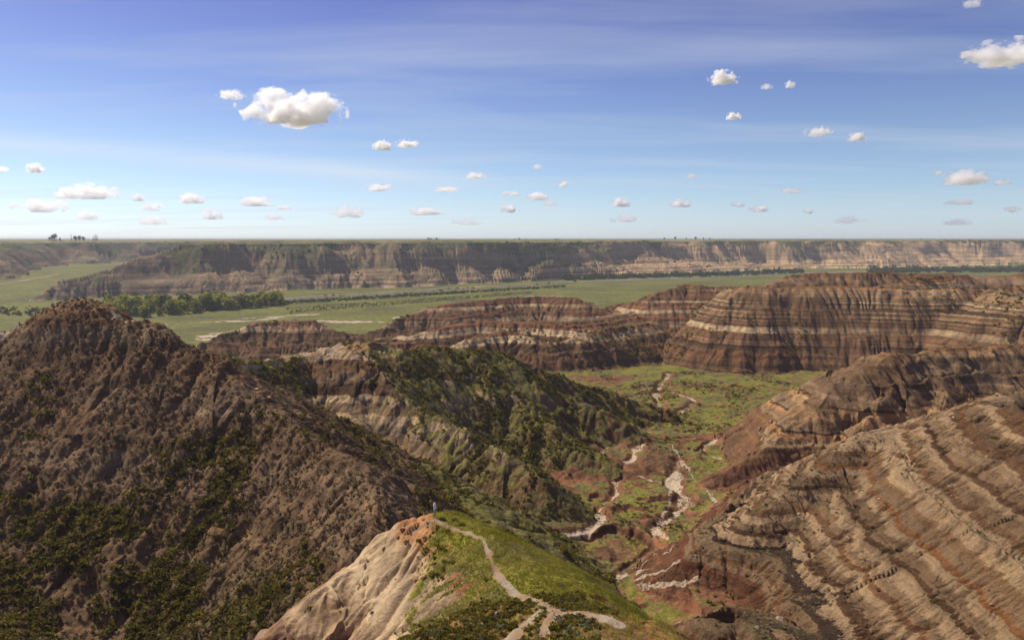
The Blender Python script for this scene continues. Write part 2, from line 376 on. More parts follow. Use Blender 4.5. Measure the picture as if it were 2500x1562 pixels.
# ------------------------------------------------------------------ masks: grass, pale bed, trail, scrub
GR = np.zeros((NR, NA), f4); WS = np.zeros((NR, NA), f4); TR = np.zeros((NR, NA), f4); SC = np.zeros((NR, NA), f4)
SMH = (Hf-Hb)
def t3(t):
    a, b, c, d = t
    x = GX[a:b, c:d]; y = GY[a:b, c:d]; s = SLOPE[a:b, c:d]; rg = REG[a:b, c:d]; z = Hf[a:b, c:d]
    bx, by = gx[a:b, c:d], gy[a:b, c:d]
    n1 = fbm(x/35, y/35, 4, 101); n2 = fbm(x/8, y/8, 3, 105); n3 = fbm(x/120, y/120, 3, 108)
    g = np.zeros(x.shape)
    flat = 1-sstep(0.28, 0.5, s)
    g = np.where(rg == FLOOR, flat*(0.9+0.35*n1+0.15*n2), g)
    # red eroded ground near the foot of the slopes on the right
    rd = sstep(0.0, 0.32, fbm(x/34, y/34, 4, 120))*(1-.5*sstep(330, 400, y)) * (y < 520)*(rg == FLOOR)
    g = g-rd*0.8
    sp = (1-sstep(0.75, 1.05, s))*(0.95+0.3*n2)
    left = sstep(0.1, 0.45, bx)      # slopes that fall to the west: bare
    bare = sstep(0.0, 1.0, (-x-6.5+(y-60)*0.05)/3.0+0.9*n2)*(y < 90)
    sp = sp*(1-bare)*(1-0.55*sstep(53, 44, y+6*n2))
    g = np.where(rg == SPUR, sp, g)
    crest = SMH[a:b, c:d]
    g = np.where(rg == LHILL, (1-sstep(0.5, 0.9, s))*(0.25+0.6*n1)+0.5*sstep(60, 42, z+12*n1), g)
    # middle hill: green on the sides that face away from the sun
    g = np.where(rg == MHILL, np.clip(0.6+0.6*n1+0.3*n2+0.25*sstep(0, 0.5, -bx), 0, 1)*(1-sstep(0.95, 1.35, s)), g)
    if y.min() < 310 and y.max() > 220:
        g = np.where(rg == MHILL, g-.9*(1-sstep(5, 15, polyd(x, y, BUTT)+4*n2)), g)
    g = np.where((rg == MHILL) & (y < 212), .85+.4*n2, g)
    g = np.where((rg >= MID) & (rg <= R1), np.clip((1-sstep(0.2, 0.42, s))*(0.55+0.8*n1), 0, 1), g)
    cl = np.clip(0.44+0.9*n3+0.35*n1+0.5*sstep(55, 95, z)-0.0004*np.clip(x, 0, 3000), 0, 1)*(1-sstep(0.85, 1.3, s)*0.5)*sstep(18, 40, z+20*n1)
    g = np.where(rg == CLIFF, cl, g)
    g = np.where(rg == PLAIN, 1.0, g)
    w = np.zeros(x.shape)
    if y.min() < 520 and y.max() > 90:
        for pts, wd in WASH:
            dd = polyd(x, y, pts)+1.6*vn(x/7, y/7, 12)
            w = np.maximum(w, (1-sstep(wd*0.4, wd*1.25, dd+wd*.5*vn(x/18, y/18, 13)))*(0.7+0.7*n2))
        for pts, wd in FTRAIL:
            dd = polyd(x, y, pts)+0.5*vn(x/5, y/5, 12)
            w = np.maximum(w, 0.7*(1-sstep(wd*0.7, wd*1.5, dd)))
        w = np.maximum(w, np.where(rg == FLOOR, sstep(0.55, 0.8, fbm(x/16, y/16, 4, 140)+0.12*n2)*0.7*(y < 520), 0))
    if y.max() > 800 and y.min() < 1250:
        for pts in SALT:
            dd = polyd(x, y, pts)+9*vn(x/30, y/14, 14)+5*vn(x/9, y/5, 15)
            w = np.maximum(w, 1-sstep(3, 7, dd))
    w = w*((rg == FLOOR))
    if y.max() > 100 and y.min() < 300:
        st = sstep(.05, .5, vn((x*.3+y*.95)/1.7, (x*.95-y*.3)/13, 77))*sstep(-.4, .2, vn(x/12, y/12, 78))
        w = np.maximum(w, .8*st*(rg == R1)*(1-sstep(32.5, 34, z+n2)))
    if y.min() < 330:
        for pts, wd, kk, R_ in CREST:
            dd = polyd(x, y, pts)+1.0*vn(x/4, y/4, 12)
            w = np.maximum(w, kk*(1-sstep(wd*.6, wd*1.5, dd))*(rg == R_))
    tr = np.zeros(x.shape)
    if y.min() < 90:
        for pts, wd in TRAIL:
            dd = polyd(x, y, pts)+0.22*vn(x/1.3, y/1.3, 16)
            k = .66*wd*np.interp(y, [38, 48, 55, 64, 70], [1.7, 1.8, 1.0, 0.9, 1.6])
            tr = np.maximum(tr, 1-sstep(k*0.8, k*1.25, dd))
    if y.max() > 1300:
        dd = polyd(x, y, ROADW); tr = np.maximum(tr, (1-sstep(4.5, 6, dd)))
        dd = polyd(x, y, ROADC); tr = np.maximum(tr, 0.8*(1-sstep(6, 9, dd)))
    GR[a:b, c:d] = np.clip(g, 0, 1); WS[a:b, c:d] = np.clip(w, 0, 1); TR[a:b, c:d] = tr
    SC[a:b, c:d] = n2
CREST = [([q[:2] for q in PP((-200, 812, 219), (0, 804, 214), (70, 798, 213))], 2.4, 1.0, LHILL), ([q[:2] for q in PP((288, 782, 210), (345, 780, 210))], 2.2, 1.0, LHILL), ([q[:2] for q in PP((480, 855, 240), (560, 868, 265), (700, 880, 285))], 3.0, .62, MHILL), ([q[:2] for q in PP((700, 876, 287), (770, 850, 294), (820, 842, 298))], 3.5, .6, MHILL)]
BUTT = [q[:2] for q in PP((800, 905, 288), (870, 1000, 266), (940, 1085, 246), (985, 1120, 236))]
ROADW = []
for (u, v), Yd in zip(ROADPX, (1480, 1560, 1640, 1720, 1790)): ROADW.append(P(u, v, Yd)[:2])
ROADC = [P(u, v, Yd)[:2] for u, v, Yd in ((2030, 612, 2980), (2060, 618, 2940), (2090, 628, 2880), (2120, 634, 2840))]
with ThreadPoolExecutor(4) as ex: list(ex.map(t3, tiles()))
log('masks')

# ------------------------------------------------------------------ materials
def newmat(name):
    m = bpy.data.materials.new(name); m.use_nodes = True
    nt = m.node_tree; nt.nodes.clear()
    return m, nt, nt.nodes, nt.links
def node(ns, t, **k):
    n = ns.new(t)
    for a, v in k.items():
        if a.startswith('i_'): n.inputs[a[2:].replace('_', ' ')].default_value = v
        else: setattr(n, a, v)
    return n
def mathn(ns, ls, op, a, b=None, c=None, clamp=False):
    n = ns.new('ShaderNodeMath'); n.operation = op; n.use_clamp = clamp
    for i, v in enumerate((a, b, c)):
        if v is None: continue
        if hasattr(v, 'is_output') or isinstance(v, bpy.types.NodeSocket): ls.new(v, n.inputs[i])
        else: n.inputs[i].default_value = v
    return n.outputs[0]
def mixc(ns, ls, fac, a, b, mode='MIX'):
    n = ns.new('ShaderNodeMix'); n.data_type = 'RGBA'; n.blend_type = mode; n.clamp_factor = True
    for s, v in ((n.inputs[0], fac), (n.inputs[6], a), (n.inputs[7], b)):
        if isinstance(v, bpy.types.NodeSocket): ls.new(v, s)
        elif isinstance(v, (int, float)): s.default_value = v
        else: s.default_value = (*v, 1)
    return n.outputs[2]
def noise(ns, ls, vec, scale, detail=3, rough=0.55):
    n = ns.new('ShaderNodeTexNoise'); n.inputs['Scale'].default_value = scale; n.inputs['Detail'].default_value = detail; n.inputs['Roughness'].default_value = rough
    ls.new(vec, n.inputs['Vector']); return n.outputs['Fac']
def ramp(ns, ls, fac, stops, interp='LINEAR'):
    n = ns.new('ShaderNodeValToRGB'); n.color_ramp.interpolation = interp
    e = n.color_ramp.elements
    while len(e) < len(stops): e.new(0.5)
    for el, (p, c) in zip(e, stops): el.position = p; el.color = (*c, 1) if len(c) == 3 else c
    ls.new(fac, n.inputs[0]); return n.outputs[0]

BROWN = (.142, .086, .050); DBROWN = (.085, .052, .032); GREY = (.215, .158, .105); PALE = (.42, .335, .23); TAN = (.31, .21, .125); RUST = (.225, .115, .055); RED = (.148, .072, .044); COAL = (.045, .032, .026)
def strata(z0, z1, seq):
    """seq: (height, colour) tops; ramp with crisp band edges"""
    out = []; n = len(seq)
    for i, (h, c) in enumerate(seq):
        out.append((min(max((h-z0)/(z1-z0), 0), 1), c))
    return out
def ground_mat(name, z0, z1, seq, g1, g2, warp=1.0, bump=0.5, detail_scale=1.0, thresh=0.5, rock_tint=None, fine=0.35, dull=(.15, .095, .06), drycol=(.115, .095, .045), edge=1.6, xpale=None, dmix=.8):
    m, nt, ns, ls = newmat(name)
    geo = ns.new('ShaderNodeNewGeometry'); pos = geo.outputs['Position']
    sep = ns.new('ShaderNodeSeparateXYZ'); ls.new(pos, sep.inputs[0])
    at = ns.new('ShaderNodeAttribute'); at.attribute_name = 'mask'
    asep = ns.new('ShaderNodeSeparateColor'); ls.new(at.outputs['Color'], asep.inputs[0])
    grass, wash, trail = asep.outputs[0], asep.outputs[1], asep.outputs[2]
    D = detail_scale
    nA = noise(ns, ls, pos, 0.02*D, 3); nB = noise(ns, ls, pos, 0.25*D, 4); nC = noise(ns, ls, pos, 1.3*D, 4, 0.65); nD = noise(ns, ls, pos, 6*D, 3, 0.7)
    z = mathn(ns, ls, 'MULTIPLY_ADD', nA, 7*warp, sep.outputs[2]); z = mathn(ns, ls, 'MULTIPLY_ADD', nB, 1.6*warp, z)
    z = mathn(ns, ls, 'MULTIPLY_ADD', nD, edge, z); z = mathn(ns, ls, 'MULTIPLY_ADD', nC, edge*.8, z)
    z = mathn(ns, ls, 'SUBTRACT', z, 4.3*warp+.9*edge)
    zf = mathn(ns, ls, 'DIVIDE', mathn(ns, ls, 'SUBTRACT', z, z0), z1-z0)
    rock = ramp(ns, ls, zf, strata(z0, z1, seq), 'CONSTANT')
    # the pale beds pinch out sideways
    fc = ns.new('ShaderNodeCombineXYZ'); ls.new(sep.outputs[0], fc.inputs[0]); ls.new(sep.outputs[1], fc.inputs[1]); ls.new(mathn(ns, ls, 'MULTIPLY', sep.outputs[2], 3.0), fc.inputs[2])
    fac = noise(ns, ls, fc.outputs[0], 0.016*D, 3, .6)
    rock = mixc(ns, ls, ramp(ns, ls, fac, [(0.42, (0, 0, 0)), (0.60, (dmix, dmix, dmix))]), rock, dull)
    if xpale:
        xm = ns.new('ShaderNodeMapRange'); ls.new(sep.outputs[0], xm.inputs[0]); xm.inputs[1].default_value = xpale[0]; xm.inputs[2].default_value = xpale[1]; xm.inputs[4].default_value = .75
        rock = mixc(ns, ls, xm.outputs[0], rock, mixc(ns, ls, 1.0, rock, (2.35, 2.28, 2.05), 'MULTIPLY'))
    # thin fine beds
    comb = ns.new('ShaderNodeCombineXYZ'); ls.new(mathn(ns, ls, 'MULTIPLY', z, fine), comb.inputs[2])
    ls.new(mathn(ns, ls, 'MULTIPLY', sep.outputs[0], 0.004), comb.inputs[0]); ls.new(mathn(ns, ls, 'MULTIPLY', sep.outputs[1], 0.004), comb.inputs[1])
    beds = noise(ns, ls, comb.outputs[0], 1.0, 4, 0.75)
    bedc = ramp(ns, ls, beds, [(0.30, (.32, .3, .3)), (0.42, (.75, .72, .7)), (0.5, (1, 1, 1)), (0.58, (1.0, .95, .9)), (0.66, (1.75, 1.7, 1.6))])
    rock = mixc(ns, ls, 0.8, rock, bedc, 'MULTIPLY')
    patch = ramp(ns, ls, nB, [(0.3, (.72, .68, .66)), (0.5, (1, 1, 1)), (0.68, (1.22, 1.16, 1.08))])
    rock = mixc(ns, ls, 0.8, rock, patch, 'MULTIPLY')
    patch2 = ramp(ns, ls, nC, [(0.3, (.68, .66, .64)), (0.5, (1, 1, 1)), (0.7, (1.25, 1.22, 1.18))])
    rock = mixc(ns, ls, 0.7, rock, patch2, 'MULTIPLY')
    rock_tint = rock_tint or (1.04, .96, .79)
    if rock_tint: rock = mixc(ns, ls, 1.0, rock, rock_tint, 'MULTIPLY')
    gcol = mixc(ns, ls, ramp(ns, ls, nB, [(0.35, (0, 0, 0)), (0.65, (1, 1, 1))]), g1, g2)
    dry = noise(ns, ls, pos, 0.06*D, 5, .65)
    gcol = mixc(ns, ls, ramp(ns, ls, dry, [(0.44, (0, 0, 0)), (0.62, (.85, .85, .85))]), gcol, drycol)
    gcol = mixc(ns, ls, 0.9, gcol, ramp(ns, ls, nC, [(0.3, (.45, .45, .45)), (0.5, (1, 1, 1)), (0.72, (1.5, 1.45, 1.3))]), 'MULTIPLY')
    gcol = mixc(ns, ls, 0.6, gcol, ramp(ns, ls, nD, [(0.3, (.5, .5, .5)), (0.5, (1, 1, 1)), (0.7, (1.4, 1.4, 1.3))]), 'MULTIPLY')
    k = mathn(ns, ls, 'MULTIPLY_ADD', mathn(ns, ls, 'SUBTRACT', nC, 0.5), 1.6, grass)
    k = mathn(ns, ls, 'MULTIPLY_ADD', mathn(ns, ls, 'SUBTRACT', nD, 0.5), 0.8, k)
    mr = ns.new('ShaderNodeMapRange'); mr.interpolation_type = 'SMOOTHSTEP'; ls.new(k, mr.inputs[0]); mr.inputs[1].default_value = thresh-0.12; mr.inputs[2].default_value = thresh+0.12
    col = mixc(ns, ls, mr.outputs[0], rock, gcol)
    wk = mathn(ns, ls, 'MULTIPLY_ADD', mathn(ns, ls, 'SUBTRACT', nC, 0.5), 2.2, wash)
    mw = ns.new('ShaderNodeMapRange'); mw.interpolation_type = 'SMOOTHSTEP'; ls.new(wk, mw.inputs[0]); mw.inputs[1].default_value = 0.34; mw.inputs[2].default_value = 0.85
    wcol = mixc(ns, ls, 0.9, (.44, .345, .24), patch2, 'MULTIPLY')
    col = mixc(ns, ls, mw.outputs[0], col, wcol)
    tcol = mixc(ns, ls, ramp(ns, ls, sep.outputs[1] if False else nB, [(0.4, (0, 0, 0)), (0.6, (1, 1, 1))]), (.35, .285, .20), (.27, .17, .095))
    tk = mathn(ns, ls, 'MULTIPLY_ADD', mathn(ns, ls, 'SUBTRACT', nD, 0.5), 0.7, trail)
    mt = ns.new('ShaderNodeMapRange'); mt.interpolation_type = 'SMOOTHSTEP'; ls.new(tk, mt.inputs[0]); mt.inputs[1].default_value = 0.4; mt.inputs[2].default_value = 0.6
    col = mixc(ns, ls, mt.outputs[0], col, tcol)
    bs = ns.new('ShaderNodeBsdfPrincipled'); bs.inputs['Roughness'].default_value = 0.95; bs.inputs['Specular IOR Level'].default_value = 0.1
    ls.new(col, bs.inputs['Base Color'])
    hgt = mathn(ns, ls, 'MULTIPLY_ADD', nC, 0.5/D, mathn(ns, ls, 'MULTIPLY', nD, 0.16/D))
    bp = ns.new('ShaderNodeBump'); bp.inputs['Strength'].default_value = bump; bp.inputs['Distance'].default_value = 1.0
    ls.new(hgt, bp.inputs['Height']); ls.new(bp.outputs[0], bs.inputs['Normal'])
    out = ns.new('ShaderNodeOutputMaterial'); ls.new(bs.outputs[0], out.inputs[0])
    return m
OLIVE = (.115, .105, .026); DOLIVE = (.070, .066, .022)
MATS = {}
MATS[FLOOR] = ground_mat('valley_soil', 0, 60, [(0, RED), (15, (.20, .10, .065)), (30, BROWN), (45, GREY)], (.150, .146, .024), (.20, .185, .038), 0.3, 0.6, 1.0, 0.45)
MATS['PLAINFLOOR'] = ground_mat('floodplain_grass', 0, 60, [(0, (.10, .11, .04)), (30, BROWN)], (.128, .135, .028), (.165, .158, .038), 0.3, 0.15, 0.12, 0.25, None, .35, (.15, .1, .06), (.09, .085, .028))
MATS[SPUR] = ground_mat('spur_clay', 60, 90, [(60, BROWN), (64, GREY), (67, (.23, .155, .11)), (71, (.28, .21, .155)), (74, (.22, .14, .10)), (75.5, (.34, .255, .18)), (78, (.46, .37, .265)), (81.2, (.43, .33, .225)), (82, (.36, .20, .11)), (83, (.30, .15, .08))], (.165, .160, .020), (.24, .215, .038), 0.25, 0.6, 1.6, 0.5, None, 0.5)
MATS[LHILL] = ground_mat('clay_hillside', 30, 95, [(30, (.20, .14, .095)), (45, (.155, .105, .066)), (52, (.20, .145, .097)), (60, (.14, .094, .06)), (66, (.225, .168, .115)), (72, (.16, .105, .068)), (80, (.19, .14, .10)), (85, (.165, .095, .056)), (89.5, (.25, .165, .10)), (92, (.27, .20, .13))], OLIVE, DOLIVE, 0.7, 0.8, 1.0, 0.62)
MATS[MHILL] = ground_mat('scrubby_hillside', 10, 75, [(10, RED), (22, BROWN), (30, DBROWN), (36, GREY), (40, (.28, .23, .17)), (43, PALE), (46, GREY), (49, PALE), (51, DBROWN), (54, GREY), (58, BROWN), (62, PALE), (65, TAN), (70, GREY)], (.125, .112, .026), (.165, .145, .032), 0.9, 0.8, 1.0, 0.5)
MATS[MID] = ground_mat('banded_badlands', 0, 75, [(0, RED), (6, BROWN), (14, RED), (20, BROWN), (24, DBROWN), (27, BROWN), (28.5, PALE), (32, PALE), (33, RED), (37, BROWN), (39, GREY), (40, PALE), (42, PALE), (43, RED), (47, DBROWN), (49, PALE), (50.5, BROWN), (56, RED), (58, GREY), (60, BROWN), (66, DBROWN)], OLIVE, (.085, .09, .03), 0.7, 0.7, 0.6, 0.62)
MATS[BUTTE] = ground_mat('banded_butte', 5, 80, [(5, (.26, .17, .12)), (10, BROWN), (14, DBROWN), (15, BROWN), (19, RED), (22, BROWN), (25, DBROWN), (27.5, COAL), (28.5, (.20, .115, .07)), (31, GREY), (32, (.17, .10, .06)), (36, BROWN), (37.5, PALE), (41.5, DBROWN), (43, BROWN), (45.5, (.25, .185, .13)), (46.6, DBROWN), (48, GREY), (49.5, BROWN), (51.5, (.26, .20, .14)), (52.6, DBROWN), (55, GREY), (57, BROWN), (58.2, PALE), (59, GREY), (62, TAN), (64.5, (.30, .23, .17)), (67, TAN), (69, RUST), (71.5, BROWN), (75, (.2, .12, .07))], OLIVE, (.08, .085, .03), 0.4, 0.7, 0.6, 0.7, None, .5, (.15, .095, .06), (.115, .095, .045), 1.6, None, 1.0)
MATS[R2] = ground_mat('banded_grey_hill', 12, 70, [(12, RED), (28, (.17, .085, .06)), (33, BROWN), (36, GREY), (38, (.27, .16, .09)), (39.5, COAL), (40.2, GREY), (43, TAN), (46, DBROWN), (47, GREY), (49.5, (.30, .22, .15)), (50.5, (.15, .11, .08)), (54, GREY), (56, (.17, .13, .09)), (60, TAN), (62, RUST), (63, (.28, .18, .11)), (66, TAN)], (.085, .095, .035), OLIVE, 0.6, 0.8, 0.9, 0.62)
GP = (.215, .16, .108); CRM = (.345, .27, .185)
MATS[R1] = ground_mat('banded_pale_hill', 20, 70, [(20, (.15, .078, .05)), (31.5, RED), (33.2, GP), (34.2, BROWN), (35, GREY), (36.6, COAL), (37.1, CRM), (38.4, DBROWN), (39.2, GREY), (40.4, CRM), (41.6, BROWN), (42.6, GP), (43.6, CRM), (45.2, DBROWN), (46, GREY), (47.2, CRM), (48.4, RUST), (49.2, GREY), (50.6, (.19, .13, .08)), (51.8, CRM), (54, BROWN), (55, GP), (56.5, CRM), (57.4, DBROWN), (58.4, GREY), (60, CRM), (61.4, BROWN), (63, GREY), (65, PALE), (66, BROWN)], (.085, .095, .035), OLIVE, 0.2, 1.2, 1.0, 0.7, (.95, .84, .68), 0.5, (.165, .105, .068), (.115, .095, .045), .8, None, .3)
MATS[CLIFF] = ground_mat('far_escarpment', 0, 108, [(0, (.36, .30, .23)), (4, (.17, .125, .095)), (11, PALE), (13.5, (.18, .13, .095)), (19, (.30, .24, .18)), (20.5, (.25, .19, .135)), (27, PALE), (29, (.18, .13, .095)), (38, (.33, .27, .20)), (40, (.24, .185, .135)), (55, (.27, .205, .15)), (75, (.25, .19, .135)), (98, (.30, .22, .14))], (.085, .095, .035), (.070, .075, .035), 1.3, 0.7, 0.13, 0.5, None, 0.12, (.19, .15, .11), (.14, .12, .06), 5.0, (-700, 1300))
MATS[PLAIN] = ground_mat('prairie_fields', 0, 200, [(0, BROWN), (200, BROWN)], (.16, .17, .055), (.25, .21, .12), 0.1, 0.05, 0.03, 0.4)

# ------------------------------------------------------------------ terrain meshes by landform
NAMES = {FLOOR: ('valley_floor', 'ravine floor of green grass terraces and pale washes between the hills'), 'PLAINFLOOR': ('river_plain', 'flat green river plain with white salt patches below the far cliffs'),
         SPUR: ('grassy_ridge', 'foreground grassy ridge with footpath and bare pale flank'), LHILL: ('shrubby_hill', 'steep dark grey clay hillside dotted with shrubs under a rounded knob'),
         MHILL: ('scrub_hills', 'green scrub covered hill with slanting side ridges'), MID: ('banded_badlands', 'low brown and white banded badland hills beside the plain'),
         BUTTE: ('banded_butte', 'long flat topped butte with brown and white rock bands'), R2: ('grey_hill', 'grey brown fluted hill with dark rock hollows'),
         R1: ('pale_banded_hill', 'nearest pale banded hillside cut by deep rills'), CLIFF: ('far_cliffs', 'long far escarpment with grass and pale rock bands'), PLAIN: ('prairie', 'flat prairie above the far cliffs reaching the horizon')}
coords = np.stack([GX, GY, Hf], -1).reshape(-1, 3).astype(f4)
maskc = np.stack([GR, WS, TR, np.ones_like(GR)], -1).reshape(-1, 4)
I, J = np.meshgrid(np.arange(NR-1), np.arange(NA-1), indexing='ij')
qa = (I*NA+J).ravel(); QV = np.stack([qa, qa+NA, qa+NA+1, qa+1], -1)
# close the ring behind the camera
J0 = np.arange(NR-1)*NA
QV = np.concatenate([QV, np.stack([J0+NA-1, J0+2*NA-1, J0+NA, J0], -1)])
QR = REG.ravel()[QV[:, 0]].astype(int)
fl_far = (QR == FLOOR) & (GY.ravel()[QV[:, 0]] > 640)
QR[fl_far] = 20
C = bpy.context.scene.collection
def tag(o, label=None, cat=None, group=None, kind=None):
    if label: o['label'] = label
    if cat: o['category'] = cat
    if group: o['group'] = group
    if kind: o['kind'] = kind
    return o
def raw_mesh(name, co, quads, mat, n=4):
    me = bpy.data.meshes.new(name)
    me.vertices.add(len(co)); me.vertices.foreach_set('co', np.ascontiguousarray(co, f4).ravel())
    me.loops.add(quads.size); me.loops.foreach_set('vertex_index', quads.astype(np.int32).ravel())
    me.polygons.add(len(quads)); me.polygons.foreach_set('loop_start', np.arange(0, quads.size, n, dtype=np.int32))
    if mat: me.materials.append(mat)
    me.update(calc_edges=True)
    return me
for rgn in list(range(10))+[20]:
    sel = QV[QR == rgn]
    if not len(sel): continue
    used, inv = np.unique(sel, return_inverse=True)
    key = 'PLAINFLOOR' if rgn == 20 else rgn
    me = raw_mesh(NAMES[key][0], coords[used], inv.reshape(-1, 4)[:, ::-1], MATS[key])
    at = me.attributes.new('mask', 'FLOAT_COLOR', 'POINT'); at.data.foreach_set('color', maskc[used].ravel())
    me.polygons.foreach_set('use_smooth', np.ones(len(sel), bool))
    o = bpy.data.objects.new(NAMES[key][0], me); C.objects.link(o)
    tag(o, NAMES[key][1], None, None, 'structure')
log('terrain meshes')

# ------------------------------------------------------------------ vegetation
def leaf_mat(name, c1, c2, scale=1.5, trans=0.25):
    m, nt, ns, ls = newmat(name)
    at = ns.new('ShaderNodeAttribute'); at.attribute_name = 'tone'
    col = mixc(ns, ls, at.outputs['Fac'], c1, c2)
    geo = ns.new('ShaderNodeNewGeometry')
    nz = noise(ns, ls, geo.outputs['Position'], scale, 2)
    col = mixc(ns, ls, 0.7, col, ramp(ns, ls, nz, [(0.3, (.6, .6, .6)), (0.7, (1.35, 1.3, 1.2))]), 'MULTIPLY')
    d = ns.new('ShaderNodeBsdfDiffuse'); ls.new(col, d.inputs[0])
    t = ns.new('ShaderNodeBsdfTranslucent'); ls.new(col, t.inputs[0])
    mx = ns.new('ShaderNodeMixShader'); mx.inputs[0].default_value = trans; ls.new(d.outputs[0], mx.inputs[1]); ls.new(t.outputs[0], mx.inputs[2])
    out = ns.new('ShaderNodeOutputMaterial'); ls.new(mx.outputs[0], out.inputs[0])
    return m
def bark_mat(name, c):
    m, nt, ns, ls = newmat(name)
    geo = ns.new('ShaderNodeNewGeometry'); nz = noise(ns, ls, geo.outputs['Position'], 8, 3)
    col = mixc(ns, ls, nz, tuple(q*.6 for q in c), tuple(q*1.4 for q in c))
    b = ns.new('ShaderNodeBsdfPrincipled'); b.inputs['Roughness'].default_value = .9; ls.new(col, b.inputs['Base Color'])
    out = ns.new('ShaderNodeOutputMaterial'); ls.new(b.outputs[0], out.inputs[0]); return m
def leaves(n, size, shell=0.5, flat=0.75, r=None, elong=1.0):
    """n triangles in a low dome of radius 1, uneven outline"""
    r = r or rng
    ph = r.random(n)*2*math.pi; ct = r.random(n)**0.8; st = np.sqrt(1-ct*ct)
    lob = 1+0.28*np.sin(ph*3+r.random()*6)+0.18*np.sin(ph*5+r.random()*6)
    rad = (shell+(1-shell)*r.random(n))*lob
    c = np.stack([np.cos(ph)*st*rad, np.sin(ph)*st*rad, ct*rad*flat], -1)
    a = r.normal(size=(n, 3)); a /= np.linalg.norm(a, axis=1, keepdims=True)
    b = r.normal(size=(n, 3)); b -= a*(a*b).sum(1, keepdims=True); b /= np.linalg.norm(b, axis=1, keepdims=True)
    s = size*(0.6+0.8*r.random((n, 1)))
    v = np.stack([c+a*s*elong, c-a*s*0.5*elong+b*s*0.8, c-a*s*0.5*elong-b*s*0.8], 1)
    return v.reshape(-1, 3)
def scatter(name, x, y, size, tmpl, mat, label, hs=(0.8, 1.3), sink=0.1, tone=None, z=None):
    z = ground_z(x, y) if z is None else z
    n = len(x); K = len(tmpl); which = rng.integers(0, K, n)
    V = []; T = []
    tone = rng.random(n) if tone is None else tone
    for k in range(K):
        s = which == k
        if not s.any(): continue
        t = tmpl[k]; a = rng.random(s.sum())*6.283
        ca, sa = np.cos(a)[:, None], np.sin(a)[:, None]
        sz = size[s][:, None]; h = rng.uniform(*hs, s.sum())[:, None]
        vx = (t[None, :, 0]*ca-t[None, :, 1]*sa)*sz+x[s][:, None]
        vy = (t[None, :, 0]*sa+t[None, :, 1]*ca)*sz+y[s][:, None]
        vz = t[None, :, 2]*sz*h+(z[s]-sink*size[s])[:, None]
        V.append(np.stack([vx, vy, vz], -1).reshape(-1, 3)); T.append(np.repeat(tone[s], len(t)))
    V = np.concatenate(V); T = np.concatenate(T)
    me = raw_mesh(name, V, np.arange(len(V)).reshape(-1, 3), mat, 3)
    at = me.attributes.new('tone', 'FLOAT', 'POINT'); at.data.foreach_set('value', T.astype(f4))
    o = bpy.data.objects.new(name, me); C.objects.link(o); tag(o, label, None, None, 'stuff')
    return o
def sample(n, x0, x1, y0, y1, regs, prob):
    x = rng.uniform(x0, x1, n); y = rng.uniform(y0, y1, n)
    ok = np.isin(lookup(REG, x, y), regs) & (np.abs(np.arctan2(x, y)) < 0.72)
    x, y = x[ok], y[ok]
    p = prob(x, y, lookup(Hf, x, y), lookup(SLOPE, x, y), lookup(GR, x, y))
    k = rng.random(len(x)) < p
    return x[k], y[k]
m_scrub = leaf_mat('dry_scrub', (.12, .08, .046), (.30, .225, .13), 1.5, .3)
m_green = leaf_mat('green_scrub', (.095, .080, .022), (.21, .175, .038), 1.5, .4)
m_sage = leaf_mat('sage_leaf', (.12, .135, .09), (.20, .215, .15))
m_grass = leaf_mat('grass_blades', (.19, .18, .022), (.32, .285, .055), 1.5, .5)
m_willow = leaf_mat('willow_leaf', (.17, .185, .02), (.32, .31, .035), 0.3, .6)
m_dtree = leaf_mat('poplar_leaf', (.045, .065, .02), (.085, .10, .03), 0.3)
m_conif = leaf_mat('conifer_needles', (.018, .030, .014), (.035, .045, .02), 0.3)
m_bark = bark_mat('bark', (.14, .11, .08))
T_small = [leaves(16, .42) for _ in range(8)]
T_mid = [leaves(34, .30) for _ in range(8)]
T_big = [leaves(60, .22) for _ in range(8)]
# dry tufts and bushes on the dark hillside
x, y = sample(60000, -190, 10, 95, 235, [LHILL], lambda x, y, z, s, g: 0.42+0.5*fbm(x/12, y/12, 3, 200))
sz = rng.uniform(.22, .62, len(x))*(1+0.4*(rng.random(len(x)) < .12))
t = np.clip(0.35+0.5*fbm(x/18, y/18, 3, 201)+rng.normal(0, .2, len(x)), 0, 1)
scatter('hillside_tufts', x, y, sz, T_small, m_scrub, 'brown dry tufts scattered over the dark grey hillside', tone=t)
x, y = sample(60000, -190, 10, 90, 235, [LHILL], lambda x, y, z, s, g: np.clip(1.0*fbm(x/24, y/24, 3, 204)-0.32+.85*sstep(62, 46, z)+.35*(x < -60)*(z < 62), 0, 1)*np.clip(0.6+1.5*fbm(x/7, y/7, 2, 205), 0, 1))
scatter('ravine_shrubs', x, y, .3+1.2*rng.random(len(x))**2, T_mid, m_green, 'dark green shrubs massed low on the left hillside and in its ravine')
x, y = sample(110000, -130, 110, 150, 400, [MHILL], lambda x, y, z, s, g: np.where(y < 212, .3, 1)*np.clip(g*.9, 0, 1)*np.clip(0.5+1.6*fbm(x/9, y/9, 2, 207), 0, 1))
scatter('slope_scrub', x, y, .25+1.1*rng.random(len(x))**2, T_small, m_green, 'olive scrub covering the hill in the middle of the picture')
x, y = sample(60000, -60, 200, 110, 540, [FLOOR], lambda x, y, z, s, g: np.clip(0.02+1.6*(fbm(x/22, y/22, 3, 210)-0.12), 0, 1)*(lookup(WS, x, y) < .3))
scatter('floor_scrub', x, y, (.25+.9*rng.random(len(x))**2), T_small, m_green, 'low scrub on the grass of the ravine floor', tone=rng.random(len(x))**0.6)
